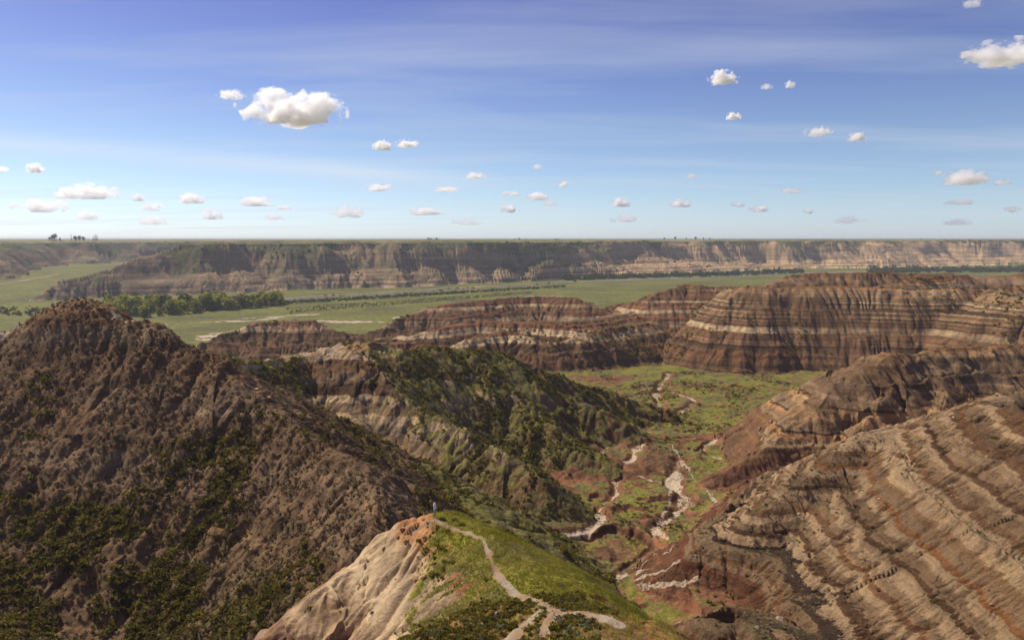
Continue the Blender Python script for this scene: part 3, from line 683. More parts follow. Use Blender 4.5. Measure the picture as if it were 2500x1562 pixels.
x, y = sample(26000, -60, 200, 110, 420, [FLOOR], lambda x, y, z, s, g: np.clip(1.6*(fbm(x/15, y/15, 3, 214)-0.15), 0, 1)*.6)
scatter('sage_patches', x, y, rng.uniform(.3, .8, len(x)), T_small, m_sage, 'grey green sagebrush patches on the ravine floor')
x, y = sample(60000, 20, 330, 110, 480, [R1, R2], lambda x, y, z, s, g: np.clip(0.05+1.5*(fbm(x/20, y/20, 3, 217)-0.22), 0, 1)+0.4*(g > .5))
scatter('right_slope_tufts', x, y, rng.uniform(.2, .6, len(x)), T_small, m_scrub, 'sparse dry tufts on the banded slopes')
x, y = sample(26000, -260, 430, 470, 820, [MID, BUTTE], lambda x, y, z, s, g: np.clip(0.05+1.9*(fbm(x/45, y/45, 3, 220)-0.12), 0, 1))
scatter('badland_scrub', x, y, rng.uniform(.6, 1.9, len(x)), T_small, m_green, 'dark scrub clinging to the banded badlands and butte')
x = rng.uniform(-1100, 3000, 60000); y = rng.uniform(1250, 3800, 60000)
ok = (lookup(REG, x, y) == CLIFF) & (np.abs(np.arctan2(x, y)) < .72); x, y = x[ok], y[ok]
k = rng.random(len(x)) < .55*np.clip(0.05+lookup(GR, x, y)*0.35+1.2*(fbm(x/110, y/110, 3, 222)-.1), 0, 1); x, y = x[k], y[k]
scatter('cliff_scrub', x, y, rng.uniform(1.5, 4.2, len(x)), [leaves(10, .6) for _ in range(6)], m_green, 'dark brush spotted over the far cliffs', tone=rng.random(len(x))*.6)
# near ridge: grass blades, sage, low brush
def blades(n, r):
    a = r.random(n)*6.283; rd = r.random(n)**.5*.6; b = r.random(n)*6.283; l = .5+.7*r.random(n); w = .07
    c = np.stack([np.cos(a)*rd, np.sin(a)*rd, 0*a], -1); p = np.stack([np.cos(b)*w, np.sin(b)*w, 0*b], -1)
    tip = c+np.stack([np.cos(a)*.35*l, np.sin(a)*.35*l, l], -1)
    return np.stack([c-p, c+p, tip], 1).reshape(-1, 3)
T_bl = [blades(12, rng) for _ in range(8)]
x, y = sample(150000, -28, 32, 33, 80, [SPUR], lambda x, y, z, s, g: np.clip(g*1.3-.2, 0, 1)*(lookup(TR, x, y) < .4))
t = np.clip(.45+.9*fbm(x/3.5, y/3.5, 3, 230)+rng.normal(0, .12, len(x)), 0, 1)
scatter('meadow_grass', x, y, (.07+.10*rng.random(len(x)))*(1+1.2*(rng.random(len(x)) < .10)), T_bl, m_grass, 'short green grass over the foreground ridge', tone=t)
log('grass', len(x))
def stone_t(r):
    p = r.normal(size=(6, 3))*.12+np.array([[1, 0, 0], [0, 1, 0], [-1, 0, 0], [0, -1, 0], [0, 0, .7], [0, 0, -.5]])*.5
    f = [(0, 1, 4), (1, 2, 4), (2, 3, 4), (3, 0, 4), (1, 0, 5), (2, 1, 5), (3, 2, 5), (0, 3, 5)]
    return np.array([p[i] for t_ in f for i in t_])
T_st = [stone_t(rng) for _ in range(8)]
m_stone = leaf_mat('loose_stone', (.20, .13, .085), (.46, .38, .28), 3, 0.0)
x, y = sample(26000, -28, 32, 33, 80, [SPUR], lambda x, y, z, s, g: .55*(lookup(TR, x, y) > .3)+.10*(g < .3)*np.clip(.5+2*fbm(x/4, y/4, 3, 240), 0, 1))
scatter('path_pebbles', x, y, .03+.16*rng.random(len(x))**4, T_st, m_stone, 'loose pebbles on the footpath and bare flank', (.6, 1), -.05)
x, y = sample(40000, -190, 220, 95, 300, [LHILL, R1, R2, FLOOR, MHILL], lambda x, y, z, s, g: .35*np.clip(2.5*(fbm(x/14, y/14, 3, 244)-.1), 0, 1)*(g < .4))
scatter('slope_rubble', x, y, .15+.75*rng.random(len(x))**4, T_st, m_stone, 'loose stones fallen on the hillsides', (.6, 1), -.05)
x, y = sample(30000, -28, 32, 33, 80, [SPUR], lambda x, y, z, s, g: (np.clip(1.2*(fbm(x/5, y/5, 3, 233)-.25), 0, 1)*(g > .25)+0.006*(g < .25)+0.75*((y < 51+2*vn(x/3, y/3, 3)) & (x < 5) & (x > -12)))*(lookup(TR, x, y) < .3))
scatter('ridge_brush', x, y, rng.uniform(.12, .38, len(x)), T_mid, m_green, 'low dark brush on the near end of the foreground ridge', tone=np.clip(rng.normal(.5, .3, len(x)), 0, 1))
x, y = sample(9000, -28, 32, 33, 80, [SPUR], lambda x, y, z, s, g: (np.clip(1.6*(fbm(x/4, y/4, 3, 236)-.1), 0, 1)*.35*(g > .2)+0.4*((y < 49) & (x < 5)))*(lookup(TR, x, y) < .3))
scatter('ridge_sage', x, y, rng.uniform(.12, .3, len(x)), T_mid, m_sage, 'pale sage among the brush at the near end of the foreground ridge')

# trees
def tree_mesh(name, h, w, kind, r, n=160):
    V = []; mats = []
    if kind == 'conifer':
        for i in range(n):
            t = r.random()**.8; z = h*(.08+.9*t); rr = w*(1-t)*(.5+.5*r.random()); a = r.random()*6.283
            c = np.array([math.cos(a)*rr, math.sin(a)*rr, z]); d = np.array([math.cos(a), math.sin(a), -.45]); s = w*.32*(1.1-t*.7)
            p = np.array([-math.sin(a), math.cos(a), 0])*s*.6
            V += [c+d*s, c-d*s*.4+p, c-d*s*.4-p]
    else:
        nb = 9
        cen = [np.array([r.uniform(-1, 1)*w*.28, r.uniform(-1, 1)*w*.28, h*(.3+.5*r.random())]) for _ in range(nb)]
        rad = [w*(.28+.25*r.random()) for _ in range(nb)]
        for i in range(n):
            k = r.integers(nb); d = r.normal(size=3); d /= np.linalg.norm(d); c = cen[k]+d*rad[k]*(.6+.5*r.random())*np.array([1, 1, 1.25])
            c[2] = min(max(c[2], h*.06), h)
            a = r.normal(size=3); a /= np.linalg.norm(a); b = np.cross(a, d); b /= np.linalg.norm(b)+1e-6; s = w*(.10+.09*r.random())
            V += [c+a*s, c-a*s*.5+b*s, c-a*s*.5-b*s]
    nl = len(V)//3
    F_ = [(3*i, 3*i+1, 3*i+2) for i in range(nl)]
    base = len(V); tr = h*.025+.05
    for zz, rr in ((-.5, tr*1.3), (h*.35, tr*.8), (h*.7, tr*.3)):
        for q in range(5): V.append(np.array([math.cos(q*1.2566)*rr, math.sin(q*1.2566)*rr, zz]))
    for lv in range(2):
        for q in range(5):
            a = base+lv*5+q; b = base+lv*5+(q+1) % 5
            F_ += [(a, b, b+5), (a, b+5, a+5)]
    me = bpy.data.meshes.new(name); me.from_pydata([tuple(v) for v in V], [], F_)
    me.materials.append({'conifer': m_conif, 'willow': m_willow, 'poplar': m_dtree}[kind]); me.materials.append(m_bark)
    for i, p in enumerate(me.polygons): p.material_index = 0 if i < nl else 1
    tv = np.clip(r.normal(.5, .25)+r.normal(0, .12, len(V)), 0, 1)
    at = me.attributes.new('tone', 'FLOAT', 'POINT'); at.data.foreach_set('value', tv.astype(f4))
    return me
tr = np.random.default_rng(3)
WIL = [tree_mesh('willow_tree', 9, 6.5, 'willow', tr, 260) for _ in range(8)]
POP = [tree_mesh('poplar_tree', 9, 6, 'poplar', tr, 200) for _ in range(6)]
CON = [tree_mesh('spruce_tree', 9, 2.6, 'conifer', tr, 90) for _ in range(4)]
def put(name, me, x, y, s, label, cat, group, sz=1.0, z=None):
    o = bpy.data.objects.new(name, me); C.objects.link(o)
    o.location = (x, y, (float(ground_z(x, y)) if z is None else z)); o.rotation_euler = (0, 0, tr.random()*6.28); o.scale = (s, s, s*sz)
    return tag(o, label, cat, group)
n = 0
while n < 210:
    u = tr.uniform(262, 690); top = 748+(u-268)/422*(-12); v = top+abs(tr.normal(0, 1))*16+4
    if v > 783-(u-268)*.085: continue
    x, y = G(u, v, 0); g = tr.random() < .8
    put('willow_tree' if g else 'poplar_tree', (WIL if g else POP)[tr.integers(6)], x, y, tr.uniform(1.2, 2.4), 'bright green bushy willow in the long grove on the near river bank' if g else 'dark green tree in the long grove on the near river bank', 'tree', 'willows of the river grove' if g else 'dark trees of the river grove', tr.uniform(.8, 1.2)); n += 1
# horizon trees and the farm on the prairie
def onplain(u, Y): d = ray(u, 582); return d[0]*Y/d[1], Y
HT = [(122, 9, 'poplar'), (131, 17, 'poplar'), (147, 7, 'poplar'), (174, 16, 'conifer'), (184, 11, 'poplar'), (194, 12, 'poplar'), (203, 10, 'poplar'), (228, 14, 'conifer'), (233, 17, 'conifer'), (237, 16, 'conifer'),
      (551, 6, 'poplar'), (1046, 9, 'poplar'), (1052, 8, 'poplar'), (1060, 12, 'conifer'), (1066, 9, 'poplar'), (1072, 9, 'conifer'), (1257, 6, 'poplar'), (1268, 8, 'poplar'), (1284, 10, 'conifer'),
      (1353, 11, 'conifer'), (1359, 8, 'poplar'), (1366, 12, 'conifer'), (1373, 10, 'conifer'), (1382, 9, 'conifer'), (1437, 9, 'conifer'), (1450, 10, 'conifer'), (1461, 11, 'conifer'), (1469, 7, 'conifer'), (1622, 11, 'poplar'), (1648, 14, 'poplar'), (1675, 9, 'poplar'), (1698, 14, 'poplar'), (1704, 12, 'conifer'), (1717, 10, 'poplar'), (1733, 9, 'poplar'), (2250, 6, 'poplar'), (1816, 7, 'conifer'), (1952, 8, 'conifer')]
HL = {}
for u, h, kd in HT:
    x, y = onplain(u, 2800 if u < 600 else (2150 if u < 1600 else 3200))
    place = 'beside the distant farm at the left' if u < 260 else 'on the cliff rim right of centre' if 1200 < u < 1560 else 'on the cliff rim at the centre' if u < 1200 else 'on the skyline at the right'
    put('spruce_tree' if kd == 'conifer' else 'poplar_tree', (CON if kd == 'conifer' else POP)[tr.integers(4)], x, y, h/9*(1.25 if u < 600 else .62 if u < 1600 else .7)*1.25, ('dark pointed spruce ' if kd == 'conifer' else 'small dark round tree ')+place, 'tree', 'skyline trees '+place)
# riverside woods too many to count
def woods(name, us, vs, num, lab, hmin, hmax):
    u = tr.uniform(us[0], us[1], num); t = (u-us[0])/(us[1]-us[0]); v = vs[0]+(vs[1]-vs[0])*t+tr.random(num)*(vs[2]+(vs[3]-vs[2])*t)
    xy = np.array([G(a, b, 0) for a, b in zip(u, v)])
    scatter(name, xy[:, 0], xy[:, 1], tr.uniform(hmin, hmax, num), [leaves(46, .30, .35, 1.25) for _ in range(8)], m_dtree, lab, (.8, 1.5), .15)
woods('riverside_woods', (1380, 1960), (681, 661, 5, 5), 420, 'hazy green belt of trees along the river right of centre', 4.0, 9.0)
woods('distant_woods', (2120, 2560), (657, 655, 10, 10), 420, 'dark belt of trees beyond the butte at the far right', 5.0, 10.0)
woods('bank_thicket', (660, 1380), (738, 697, 8, 5), 1500, 'low dark thicket along the river bank', .8, 2.2)
woods('river_brush', (-60, 330), (750, 758, 20, 16), 260, 'dark brush in the river bend behind the left knob', 1.5, 4)

woods('plain_brush', (700, 1300), (752, 712, 14, 6), 2200, 'dark low brush streaks on the plain beyond the badlands', .3, 1.1)
# river water
rp = RIVER; L_ = []; R_ = []
for i, (a, b) in enumerate(rp):
    p = rp[max(i-1, 0)]; q = rp[min(i+1, len(rp)-1)]; d = np.array([q[0]-p[0], q[1]-p[1]]); d /= np.linalg.norm(d); nrm = np.array([-d[1], d[0]])*RIVW*1.3
    L_.append((a+nrm[0], b+nrm[1], -1.2)); R_.append((a-nrm[0], b-nrm[1], -1.2))
me = bpy.data.meshes.new('river'); me.from_pydata(L_+R_, [], [(i, i+1, len(rp)+i+1, len(rp)+i) for i in range(len(rp)-1)])
m, nt, ns, ls = newmat('river_water'); b = ns.new('ShaderNodeBsdfPrincipled'); b.inputs['Base Color'].default_value = (.16, .15, .10, 1); b.inputs['Roughness'].default_value = .25
geo = ns.new('ShaderNodeNewGeometry'); bp = ns.new('ShaderNodeBump'); bp.inputs['Strength'].default_value = .3; ls.new(noise(ns, ls, geo.outputs['Position'], 0.5, 3), bp.inputs['Height']); ls.new(bp.outputs[0], b.inputs['Normal'])
o_ = ns.new('ShaderNodeOutputMaterial'); ls.new(b.outputs[0], o_.inputs[0]); me.materials.append(m)
tag(C.objects.link(bpy.data.objects.new('river', me)) or bpy.data.objects['river'], 'muddy green river curving across the plain', None, None, 'structure')

# farm
def simple_mat(name, c, rough=.8, sc_=6, var=.3):
    m, nt, ns, ls = newmat(name); geo = ns.new('ShaderNodeTexCoord'); nz = noise(ns, ls, geo.outputs['Object'], sc_, 3)
    col = mixc(ns, ls, nz, tuple(q*(1-var) for q in c), tuple(min(q*(1+var), 1) for q in c))
    b = ns.new('ShaderNodeBsdfPrincipled'); b.inputs['Roughness'].default_value = rough; b.inputs['Specular IOR Level'].default_value = .2; ls.new(col, b.inputs['Base Color'])
    o = ns.new('ShaderNodeOutputMaterial'); ls.new(b.outputs[0], o.inputs[0]); return m
def part(name, vs, fs, mat, parent, smooth=False):
    me = bpy.data.meshes.new(name); me.from_pydata([tuple(v) for v in vs], [], fs); me.materials.append(mat)
    if smooth: me.polygons.foreach_set('use_smooth', [True]*len(me.polygons))
    o = bpy.data.objects.new(name, me); C.objects.link(o); o.parent = parent; return o
def boxv(x0, x1, y0, y1, z0, z1):
    return [(x0, y0, z0), (x1, y0, z0), (x1, y1, z0), (x0, y1, z0), (x0, y0, z1), (x1, y0, z1), (x1, y1, z1), (x0, y1, z1)], [(0, 3, 2, 1), (4, 5, 6, 7), (0, 1, 5, 4), (1, 2, 6, 5), (2, 3, 7, 6), (3, 0, 4, 7)]
def empty(name, loc, rz=0):
    o = bpy.data.objects.new(name, None); C.objects.link(o); o.location = loc; o.rotation_euler = (0, 0, rz); return o
def house(u, Y, wd, dp, hh, rh, wall, roofm, label, name):
    x, y = onplain(u, Y); e = tag(empty(name, (x, y, float(ground_z(x, y))), .15), label, 'farm building')
    v, f = boxv(-wd/2, wd/2, -dp/2, dp/2, -1, hh); part('wall', v, f, wall, e)
    o = .5
    v = [(-wd/2-o, -dp/2-o, hh+.01), (wd/2+o, -dp/2-o, hh+.01), (wd/2+o, dp/2+o, hh+.01), (-wd/2-o, dp/2+o, hh+.01), (-wd/2-o, 0, hh+rh), (wd/2+o, 0, hh+rh)]
    part('roof', v, [(0, 1, 5, 4), (2, 3, 4, 5), (0, 4, 3), (1, 2, 5), (0, 3, 2, 1)], roofm, e)
    for k in (-.3, .3):
        v, f = boxv(k*wd-.6, k*wd+.6, -dp/2-.06, -dp/2-.005, 1, 2.3); part('window', v, f, m_dark, e)
    v, f = boxv(-.6, .6, -dp/2-.06, -dp/2-.005, 0, 2.2); part('door', v, f, m_dark, e)
m_redroof = simple_mat('red_roof', (.45, .09, .06)); m_wall = simple_mat('cream_wall', (.6, .5, .42)); m_dark = simple_mat('dark_opening', (.05, .045, .04)); m_redwall = simple_mat('red_board_wall', (.38, .08, .05))
house(131, 2750, 20, 9, 3.4, 3.4, m_redwall, m_redroof, 'long low red roofed farm building on the skyline at the left', 'farm_building')
house(123.5, 2735, 5, 5, 2.4, 1.6, m_wall, m_redroof, 'small pale walled shed at the left end of the red farm building', 'farm_shed')
house(152, 2780, 9, 6, 2.2, 1.4, m_wall, simple_mat('grey_roof', (.35, .33, .3)), 'low grey roofed farm building right of the red one', 'farm_building')

# rocks
m_orock = simple_mat('rust_sandstone', (.34, .17, .085), .9, 3); m_grock = simple_mat('grey_sandstone', (.24, .18, .13), .9, 3, .5); m_prock = simple_mat('pale_sandstone', (.50, .40, .30), .9, 3); m_brock = simple_mat('dark_ironstone', (.17, .085, .05), .9, 3)
def rock(u, v, Y, sx, sy, sz_, mat, label, seed, square=.3):
    r = np.random.default_rng(seed); x, y, _ = P(u, v, Y)
    import bmesh
    bm = bmesh.new(); bmesh.ops.create_icosphere(bm, subdivisions=3, radius=1)
    cuts = [(lambda d: d/np.linalg.norm(d))(r.normal(size=3)) for _ in range(9)]; lim = r.uniform(.45, .8, 9)
    for q in bm.verts:
        p = np.array(q.co)
        for c, l in zip(cuts, lim):
            d = p@c
            if d > l: p = p-c*(d-l)
        p = p*(1+.05*math.sin(p[0]*9+seed)*math.cos(p[1]*8+p[2]*7))
        q.co = (p[0]*sx, p[1]*sy, p[2]*sz_)
    me = bpy.data.meshes.new('boulder'); bm.to_mesh(me); bm.free(); me.materials.append(mat)
    o = bpy.data.objects.new('boulder', me); C.objects.link(o); sx *= .75; o.scale = (.75, .75, .75); o.rotation_euler = (0, 0, r.random()*6.28)
    o.location = (x, y, float(ground_z(x, y))+sz_*.12); return tag(o, label, 'boulder')
ROCKS = [(983, 1318, 67, .55, .45, .42, m_orock, 'rust coloured block on the pale shoulder left of the person'), (972, 1332, 66.5, .35, .3, .28, m_orock, 'smaller rust rock just below the block on the pale shoulder'), (938, 1340, 66.5, .42, .3, .28, m_brock, 'brown rock on the upper edge of the bare flank'),
         (1018, 1392, 60, .65, .5, .36, m_orock, 'round rust boulder in the orange hollow of the ridge'), (1037, 1402, 59.5, .7, .35, .22, m_brock, 'flat dark slab beside the boulder in the orange hollow'),
         (1013, 1494, 51, .40, .4, .3, m_brock, 'dark caprock at the foot of the pale scar'), (1030, 1500, 50.5, .36, .3, .22, m_orock, 'small rust caprock beside the dark caprock'), (925, 1487, 54, .3, .3, .24, m_brock, 'brown rock on the middle of the pale scar'),
         (1252, 1501, 48, .20, .18, .22, m_prock, 'left one of two small pale rocks in the brush beside the path'), (1270, 1502, 48, .26, .2, .2, m_prock, 'right one of two small pale rocks in the brush beside the path'), (1213, 1535, 46, .42, .36, .3, m_grock, 'grey boulder in the brush near the lower edge'),
         (1292, 1452, 51, .2, .16, .09, m_prock, 'flat pale stone on the edge of the path'), (624, 963, 188, 2.1, 1.6, .45, m_orock, 'flat rust slab balanced on the crest of the shrubby hill'), (655, 975, 184, 1.3, 1.0, .35, m_orock, 'smaller slab right of the rust slab on the crest'),
         (900, 830, 520, 2.2, 2, 2.2, m_prock, 'pale knob of rock standing on the saddle behind the green hill'), (1785, 1500, 138, 1.2, 1.0, .9, m_grock, 'grey boulder by the cave at the lower right'), (1905, 1512, 135, 1.4, 1.1, .9, m_grock, 'large pale grey boulder below the banded hill'), (1850, 1535, 131, .9, .8, .6, m_grock, 'small grey boulder left of the large one below the banded hill')]
for i, (u, v, Y, a, b, c, m_, lb) in enumerate(ROCKS): rock(u, v, Y, a, b, c, m_, lb, 40+i)
# separate shrubs one can point at
def shrub(u, v, Y, s, mat, label, seed, name='sagebrush', cat='shrub'):
    r = np.random.default_rng(seed); x, y, _ = P(u, v, Y)
    t = leaves(150, .16, .35, .8, r)*s; me = raw_mesh(name, t, np.arange(len(t)).reshape(-1, 3), mat, 3)
    at = me.attributes.new('tone', 'FLOAT', 'POINT'); at.data.foreach_set('value', np.clip(r.normal(.6, .2, len(t)), 0, 1).astype(f4))
    o = bpy.data.objects.new(name, me); C.objects.link(o); o.location = (x, y, float(ground_z(x, y))-.04); return tag(o, label, cat)
SH = [(1034, 1272, 68, .24, m_sage, 'round pale sagebrush left of the standing person'), (1045, 1284, 67, .26, m_sage, 'grey sagebrush in front of the person'), (1108, 1274, 67, .34, m_green, 'green bush at the ridge tip right of the person'), (1128, 1284, 66, .42, m_green, 'larger green bush at the ridge tip, farther right of the person'),
      (758, 1505, 62, .38, m_sage, 'grey green bush on the bare left flank'), (909, 1450, 59, .3, m_sage, 'small sagebrush on the middle of the bare flank'), (905, 1490, 56, .3, m_sage, 'sagebrush lower on the pale scar'), (1008, 1540, 47, .45, m_green, 'green bush at the foot of the pale scar'), (1175, 1552, 44, .4, m_sage, 'blue grey sagebrush near the lower edge'),
      (2405, 1378, 165, 1.1, m_green, 'dark round bush high on the banded hillside'), (2435, 1395, 160, 1.2, m_green, 'second dark round bush, lower right on the banded hillside'), (1520, 1375, 158, 2.2, m_sage, 'large sagebrush clump above the pale pool'), (1495, 1400, 152, 1.8, m_sage, 'sagebrush clump beside the pale wash')]
for i, q in enumerate(SH): shrub(*q, 90+i)
log('vegetation')

# person, seen side on, looking to the right
PX, PY, _ = P(1062, 1272, 67.6); PZ = float(ground_z(PX, PY))
pe = tag(empty('person', (PX, PY, PZ), math.radians(-12)), 'person in white shirt and light blue shorts standing at the ridge tip', 'person')
m_skin = simple_mat('skin', (.42, .24, .16), .6); m_shirt = simple_mat('white_cotton', (.80, .80, .86), .9, 5, .05); m_short = simple_mat('light_blue_denim', (.30, .42, .50), .9); m_hair = simple_mat('dark_hair', (.04, .025, .018)); m_shoe = simple_mat('pale_shoe', (.62, .55, .55))
def skinmesh(name, vs, es, rad, mat, sub=2):
    me = bpy.data.meshes.new(name); me.from_pydata(vs, es, []); me.materials.append(mat)
    o = bpy.data.objects.new(name, me); C.objects.link(o); o.parent = pe
    md = o.modifiers.new('skin', 'SKIN')
    if not me.skin_vertices: bpy.context.view_layer.objects.active = o
    for i, r in enumerate(rad):
        sv = me.skin_vertices[0].data[i]; sv.radius = (r if isinstance(r, tuple) else (r, r))
    me.skin_vertices[0].data[0].use_root = True
    s = o.modifiers.new('sub', 'SUBSURF'); s.levels = sub; s.render_levels = sub
    md.use_smooth_shade = True
    return o
# x is forward (the way the person looks), y is across the body
bv = [(0, 0, .95), (0, 0, 1.12), (.0, 0, 1.32), (0, 0, 1.45), (.02, 0, 1.53), (.035, 0, 1.62), (.04, 0, 1.70)]; be = [(0, 1), (1, 2), (2, 3), (3, 4), (4, 5), (5, 6)]; br = [(.12, .15), (.10, .13), (.11, .16), (.08, .10), .05, .085, .07]
def add(p, par, r): bv.append(p); be.append((par, len(bv)-1)); br.append(r); return len(bv)-1
for s in (1, -1):
    a = add((.0, s*.10, .86), 0, .085); a = add((.02*s, s*.10, .50), a, .055); a = add((-.02+.02*s, s*.10, .10), a, .035); add((.14, s*.11, .04), a, .03)
    a = add((0, s*.19, 1.40), 3, .05); a = add((-.03, s*.23, 1.15), a, .036); a = add((.10, s*.22, .93), a, .026); h = add((.13, s*.215, .86), a, (.028, .016))
    for k in range(4): f1 = add((.145+.018*k-.02, s*(.20+.006*k), .80+.008*k), h, .0085); add((.15+.018*k-.02, s*.19, .765+.01*k), f1, .007)
    f1 = add((.165, s*.20, .875), h, .009); add((.18, s*.19, .85), f1, .008)
skinmesh('body', bv, be, br, m_skin)
nv = [(.11, 0, 1.615), (.135, 0, 1.605)]; skinmesh('nose', nv, [(0, 1)], [.014, .012], m_skin)
skinmesh('shirt', [(0, 0, .90), (0, 0, 1.12), (0, 0, 1.32), (0, 0, 1.47), (0, .17, 1.42), (-.03, .235, 1.15), (.09, .225, .95), (0, -.17, 1.42), (-.03, -.235, 1.15), (.09, -.225, .95)], [(0, 1), (1, 2), (2, 3), (3, 4), (4, 5), (5, 6), (3, 7), (7, 8), (8, 9)], [(.15, .18), (.135, .16), (.14, .18), (.075, .10), .075, .058, .045, .075, .058, .045], m_shirt)
skinmesh('shorts', [(0, 0, .93), (0, .10, .84), (.015, .105, .54), (0, -.10, .84), (-.015, -.105, .54)], [(0, 1), (1, 2), (0, 3), (3, 4)], [(.13, .16), .11, .085, .11, .085], m_short)
skinmesh('hair', [(-.03, 0, 1.62), (.0, 0, 1.70), (.05, 0, 1.745)], [(0, 1), (1, 2)], [.085, .095, .07], m_hair)
for s in (1, -1): skinmesh('shoe', [(-.06, s*.10, .05), (.06, s*.105, .05), (.17, s*.115, .035)], [(0, 1), (1, 2)], [.05, .048, .038], m_shoe)
log('person')

# haze over the valley
m, nt, ns, ls = newmat('haze_air'); pv = ns.new('ShaderNodeVolumePrincipled'); pv.inputs['Color'].default_value = (.80, .88, 1.0, 1); pv.inputs['Density'].default_value = 0.00006; pv.inputs['Anisotropy'].default_value = 0.2
o_ = ns.new('ShaderNodeOutputMaterial'); ls.new(pv.outputs[0], o_.inputs['Volume'])
v, f = boxv(-31000, 31000, -31000, 31000, -9, 128)
me = bpy.data.meshes.new('haze'); me.from_pydata(v, [], f); me.materials.append(m); ho = bpy.data.objects.new('haze', me); C.objects.link(ho); tag(ho, 'thin pale haze over the valley', None, None, 'stuff')
# clouds: real volumes far away, at cloud height
def cloud_mat():
    m, nt, ns, ls = newmat('cloud_vapour')
    tcn = ns.new('ShaderNodeTexCoord'); oi = ns.new('ShaderNodeObjectInfo')
    p = tcn.outputs['Object']
    off = ns.new('ShaderNodeVectorMath'); off.operation = 'SCALE'; off.inputs[0].default_value = (37, 91, 53); ls.new(oi.outputs['Random'], off.inputs['Scale'])
    q = ns.new('ShaderNodeVectorMath'); q.operation = 'MULTIPLY'; ls.new(p, q.inputs[0]); q.inputs[1].default_value = (1.0, 1.0, .55)
    q2 = ns.new('ShaderNodeVectorMath'); q2.operation = 'ADD'; ls.new(q.outputs[0], q2.inputs[0]); ls.new(off.outputs[0], q2.inputs[1])
    nb = noise(ns, ls, q2.outputs[0], 2.0, 1, .5); nf = noise(ns, ls, q2.outputs[0], 4.6, 7, .66)
    ln = ns.new('ShaderNodeVectorMath'); ln.operation = 'LENGTH'; ls.new(p, ln.inputs[0])
    sp = ns.new('ShaderNodeSeparateXYZ'); ls.new(p, sp.inputs[0])
    f = mathn(ns, ls, 'SUBTRACT', .62, ln.outputs['Value'])
    f = mathn(ns, ls, 'MULTIPLY_ADD', mathn(ns, ls, 'SUBTRACT', nb, .5), 1.9, f)
    f = mathn(ns, ls, 'MULTIPLY_ADD', mathn(ns, ls, 'SUBTRACT', nf, .5), 1.75, f)
    # flat underside
    bt = mathn(ns, ls, 'MULTIPLY', mathn(ns, ls, 'ADD', sp.outputs[2], .50), 6)
    f = mathn(ns, ls, 'MINIMUM', f, bt)
    edge = mathn(ns, ls, 'MULTIPLY', mathn(ns, ls, 'SUBTRACT', 1.0, ln.outputs['Value']), 5)
    f = mathn(ns, ls, 'MINIMUM', f, edge)
    d = mathn(ns, ls, 'MULTIPLY', f, 7.0, clamp=True)
    at = ns.new('ShaderNodeAttribute'); at.attribute_type = 'OBJECT'; at.attribute_name = 'thick'
    d = mathn(ns, ls, 'MULTIPLY', d, at.outputs['Fac'])
    pv = ns.new('ShaderNodeVolumePrincipled'); pv.inputs['Color'].default_value = (1, 1, 1, 1); pv.inputs['Anisotropy'].default_value = .55; ls.new(d, pv.inputs['Density'])
    out = ns.new('ShaderNodeOutputMaterial'); ls.new(pv.outputs[0], out.inputs['Volume'])
    return m
CL = [(604, 229, 836, 315, 1.0), (532, 222, 596, 244, .25), (568, 252, 580, 264, .12), (908, 346, 956, 370, .8), (964, 344, 1024, 362, .7), (64, 400, 107, 425, .6), (-30, 408, 26, 423, .5), (145, 453, 290, 491, .9), (38, 488, 165, 524, .6), (315, 475, 357, 494, .5), (428, 474, 508, 500, .8), (580, 482, 672, 507, .7), (672, 502, 716, 513, .4), (345, 497, 405, 518, .4), (490, 511, 545, 540, .5), (888, 450, 957, 469, .8), (990, 508, 1086, 528, .8), (1058, 456, 1126, 471, .7), (1130, 421, 1188, 439, .5), (1219, 502, 1268, 522, .8), (1285, 471, 1340, 492, .9), (1219, 468, 1275, 480, .4), (1363, 444, 1391, 458, .6), (1297, 402, 1326, 414, .3), (1487, 484, 1540, 508, .9), (1630, 488, 1688, 508, .8), (1828, 500, 1876, 520, .7), (1782, 494, 1820, 507, .5), (1730, 177, 1805, 209, .7), (1770, 276, 1810, 294, .8), (1858, 206, 1888, 220, .25), (1914, 200, 1945, 217, .4), (1965, 310, 2032, 335, .35), (2068, 325, 2114, 347, .5), (2302, 417, 2408, 456, .9), (2416, 439, 2476, 453, .5), (2358, 108, 2580, 163, .9), (2308, 489, 2382, 501, .6), (1900, 460, 1968, 473, .4), (2276, 417, 2306, 428, .4), (2452, 505, 2492, 521, .4), (2345, 0, 2400, 20, .15), (805, 503, 888, 536, .4), (1490, 525, 1560, 545, .35), (330, 528, 420, 552, .35), (1320, 493, 1362, 504, .4), (1962, 510, 1990, 524, .4), (1670, 425, 1705, 438, .25), (2030, 530, 2110, 548, .3), (1100, 535, 1180, 552, .25), (2290, 535, 2380, 552, .25), (640, 522, 700, 540, .3), (180, 515, 250, 540, .4)]
cm = cloud_mat()
import bmesh
bm = bmesh.new(); bmesh.ops.create_icosphere(bm, subdivisions=3, radius=1.0); cme = bpy.data.meshes.new('cloud'); bm.to_mesh(cme); bm.free(); cme.materials.append(cm)
def where(u, v): return ('left' if u < 830 else 'right' if u > 1670 else 'middle')+' of the sky, '+('high above the cliffs' if v < 370 else 'half way down' if v < 465 else 'low over the horizon')
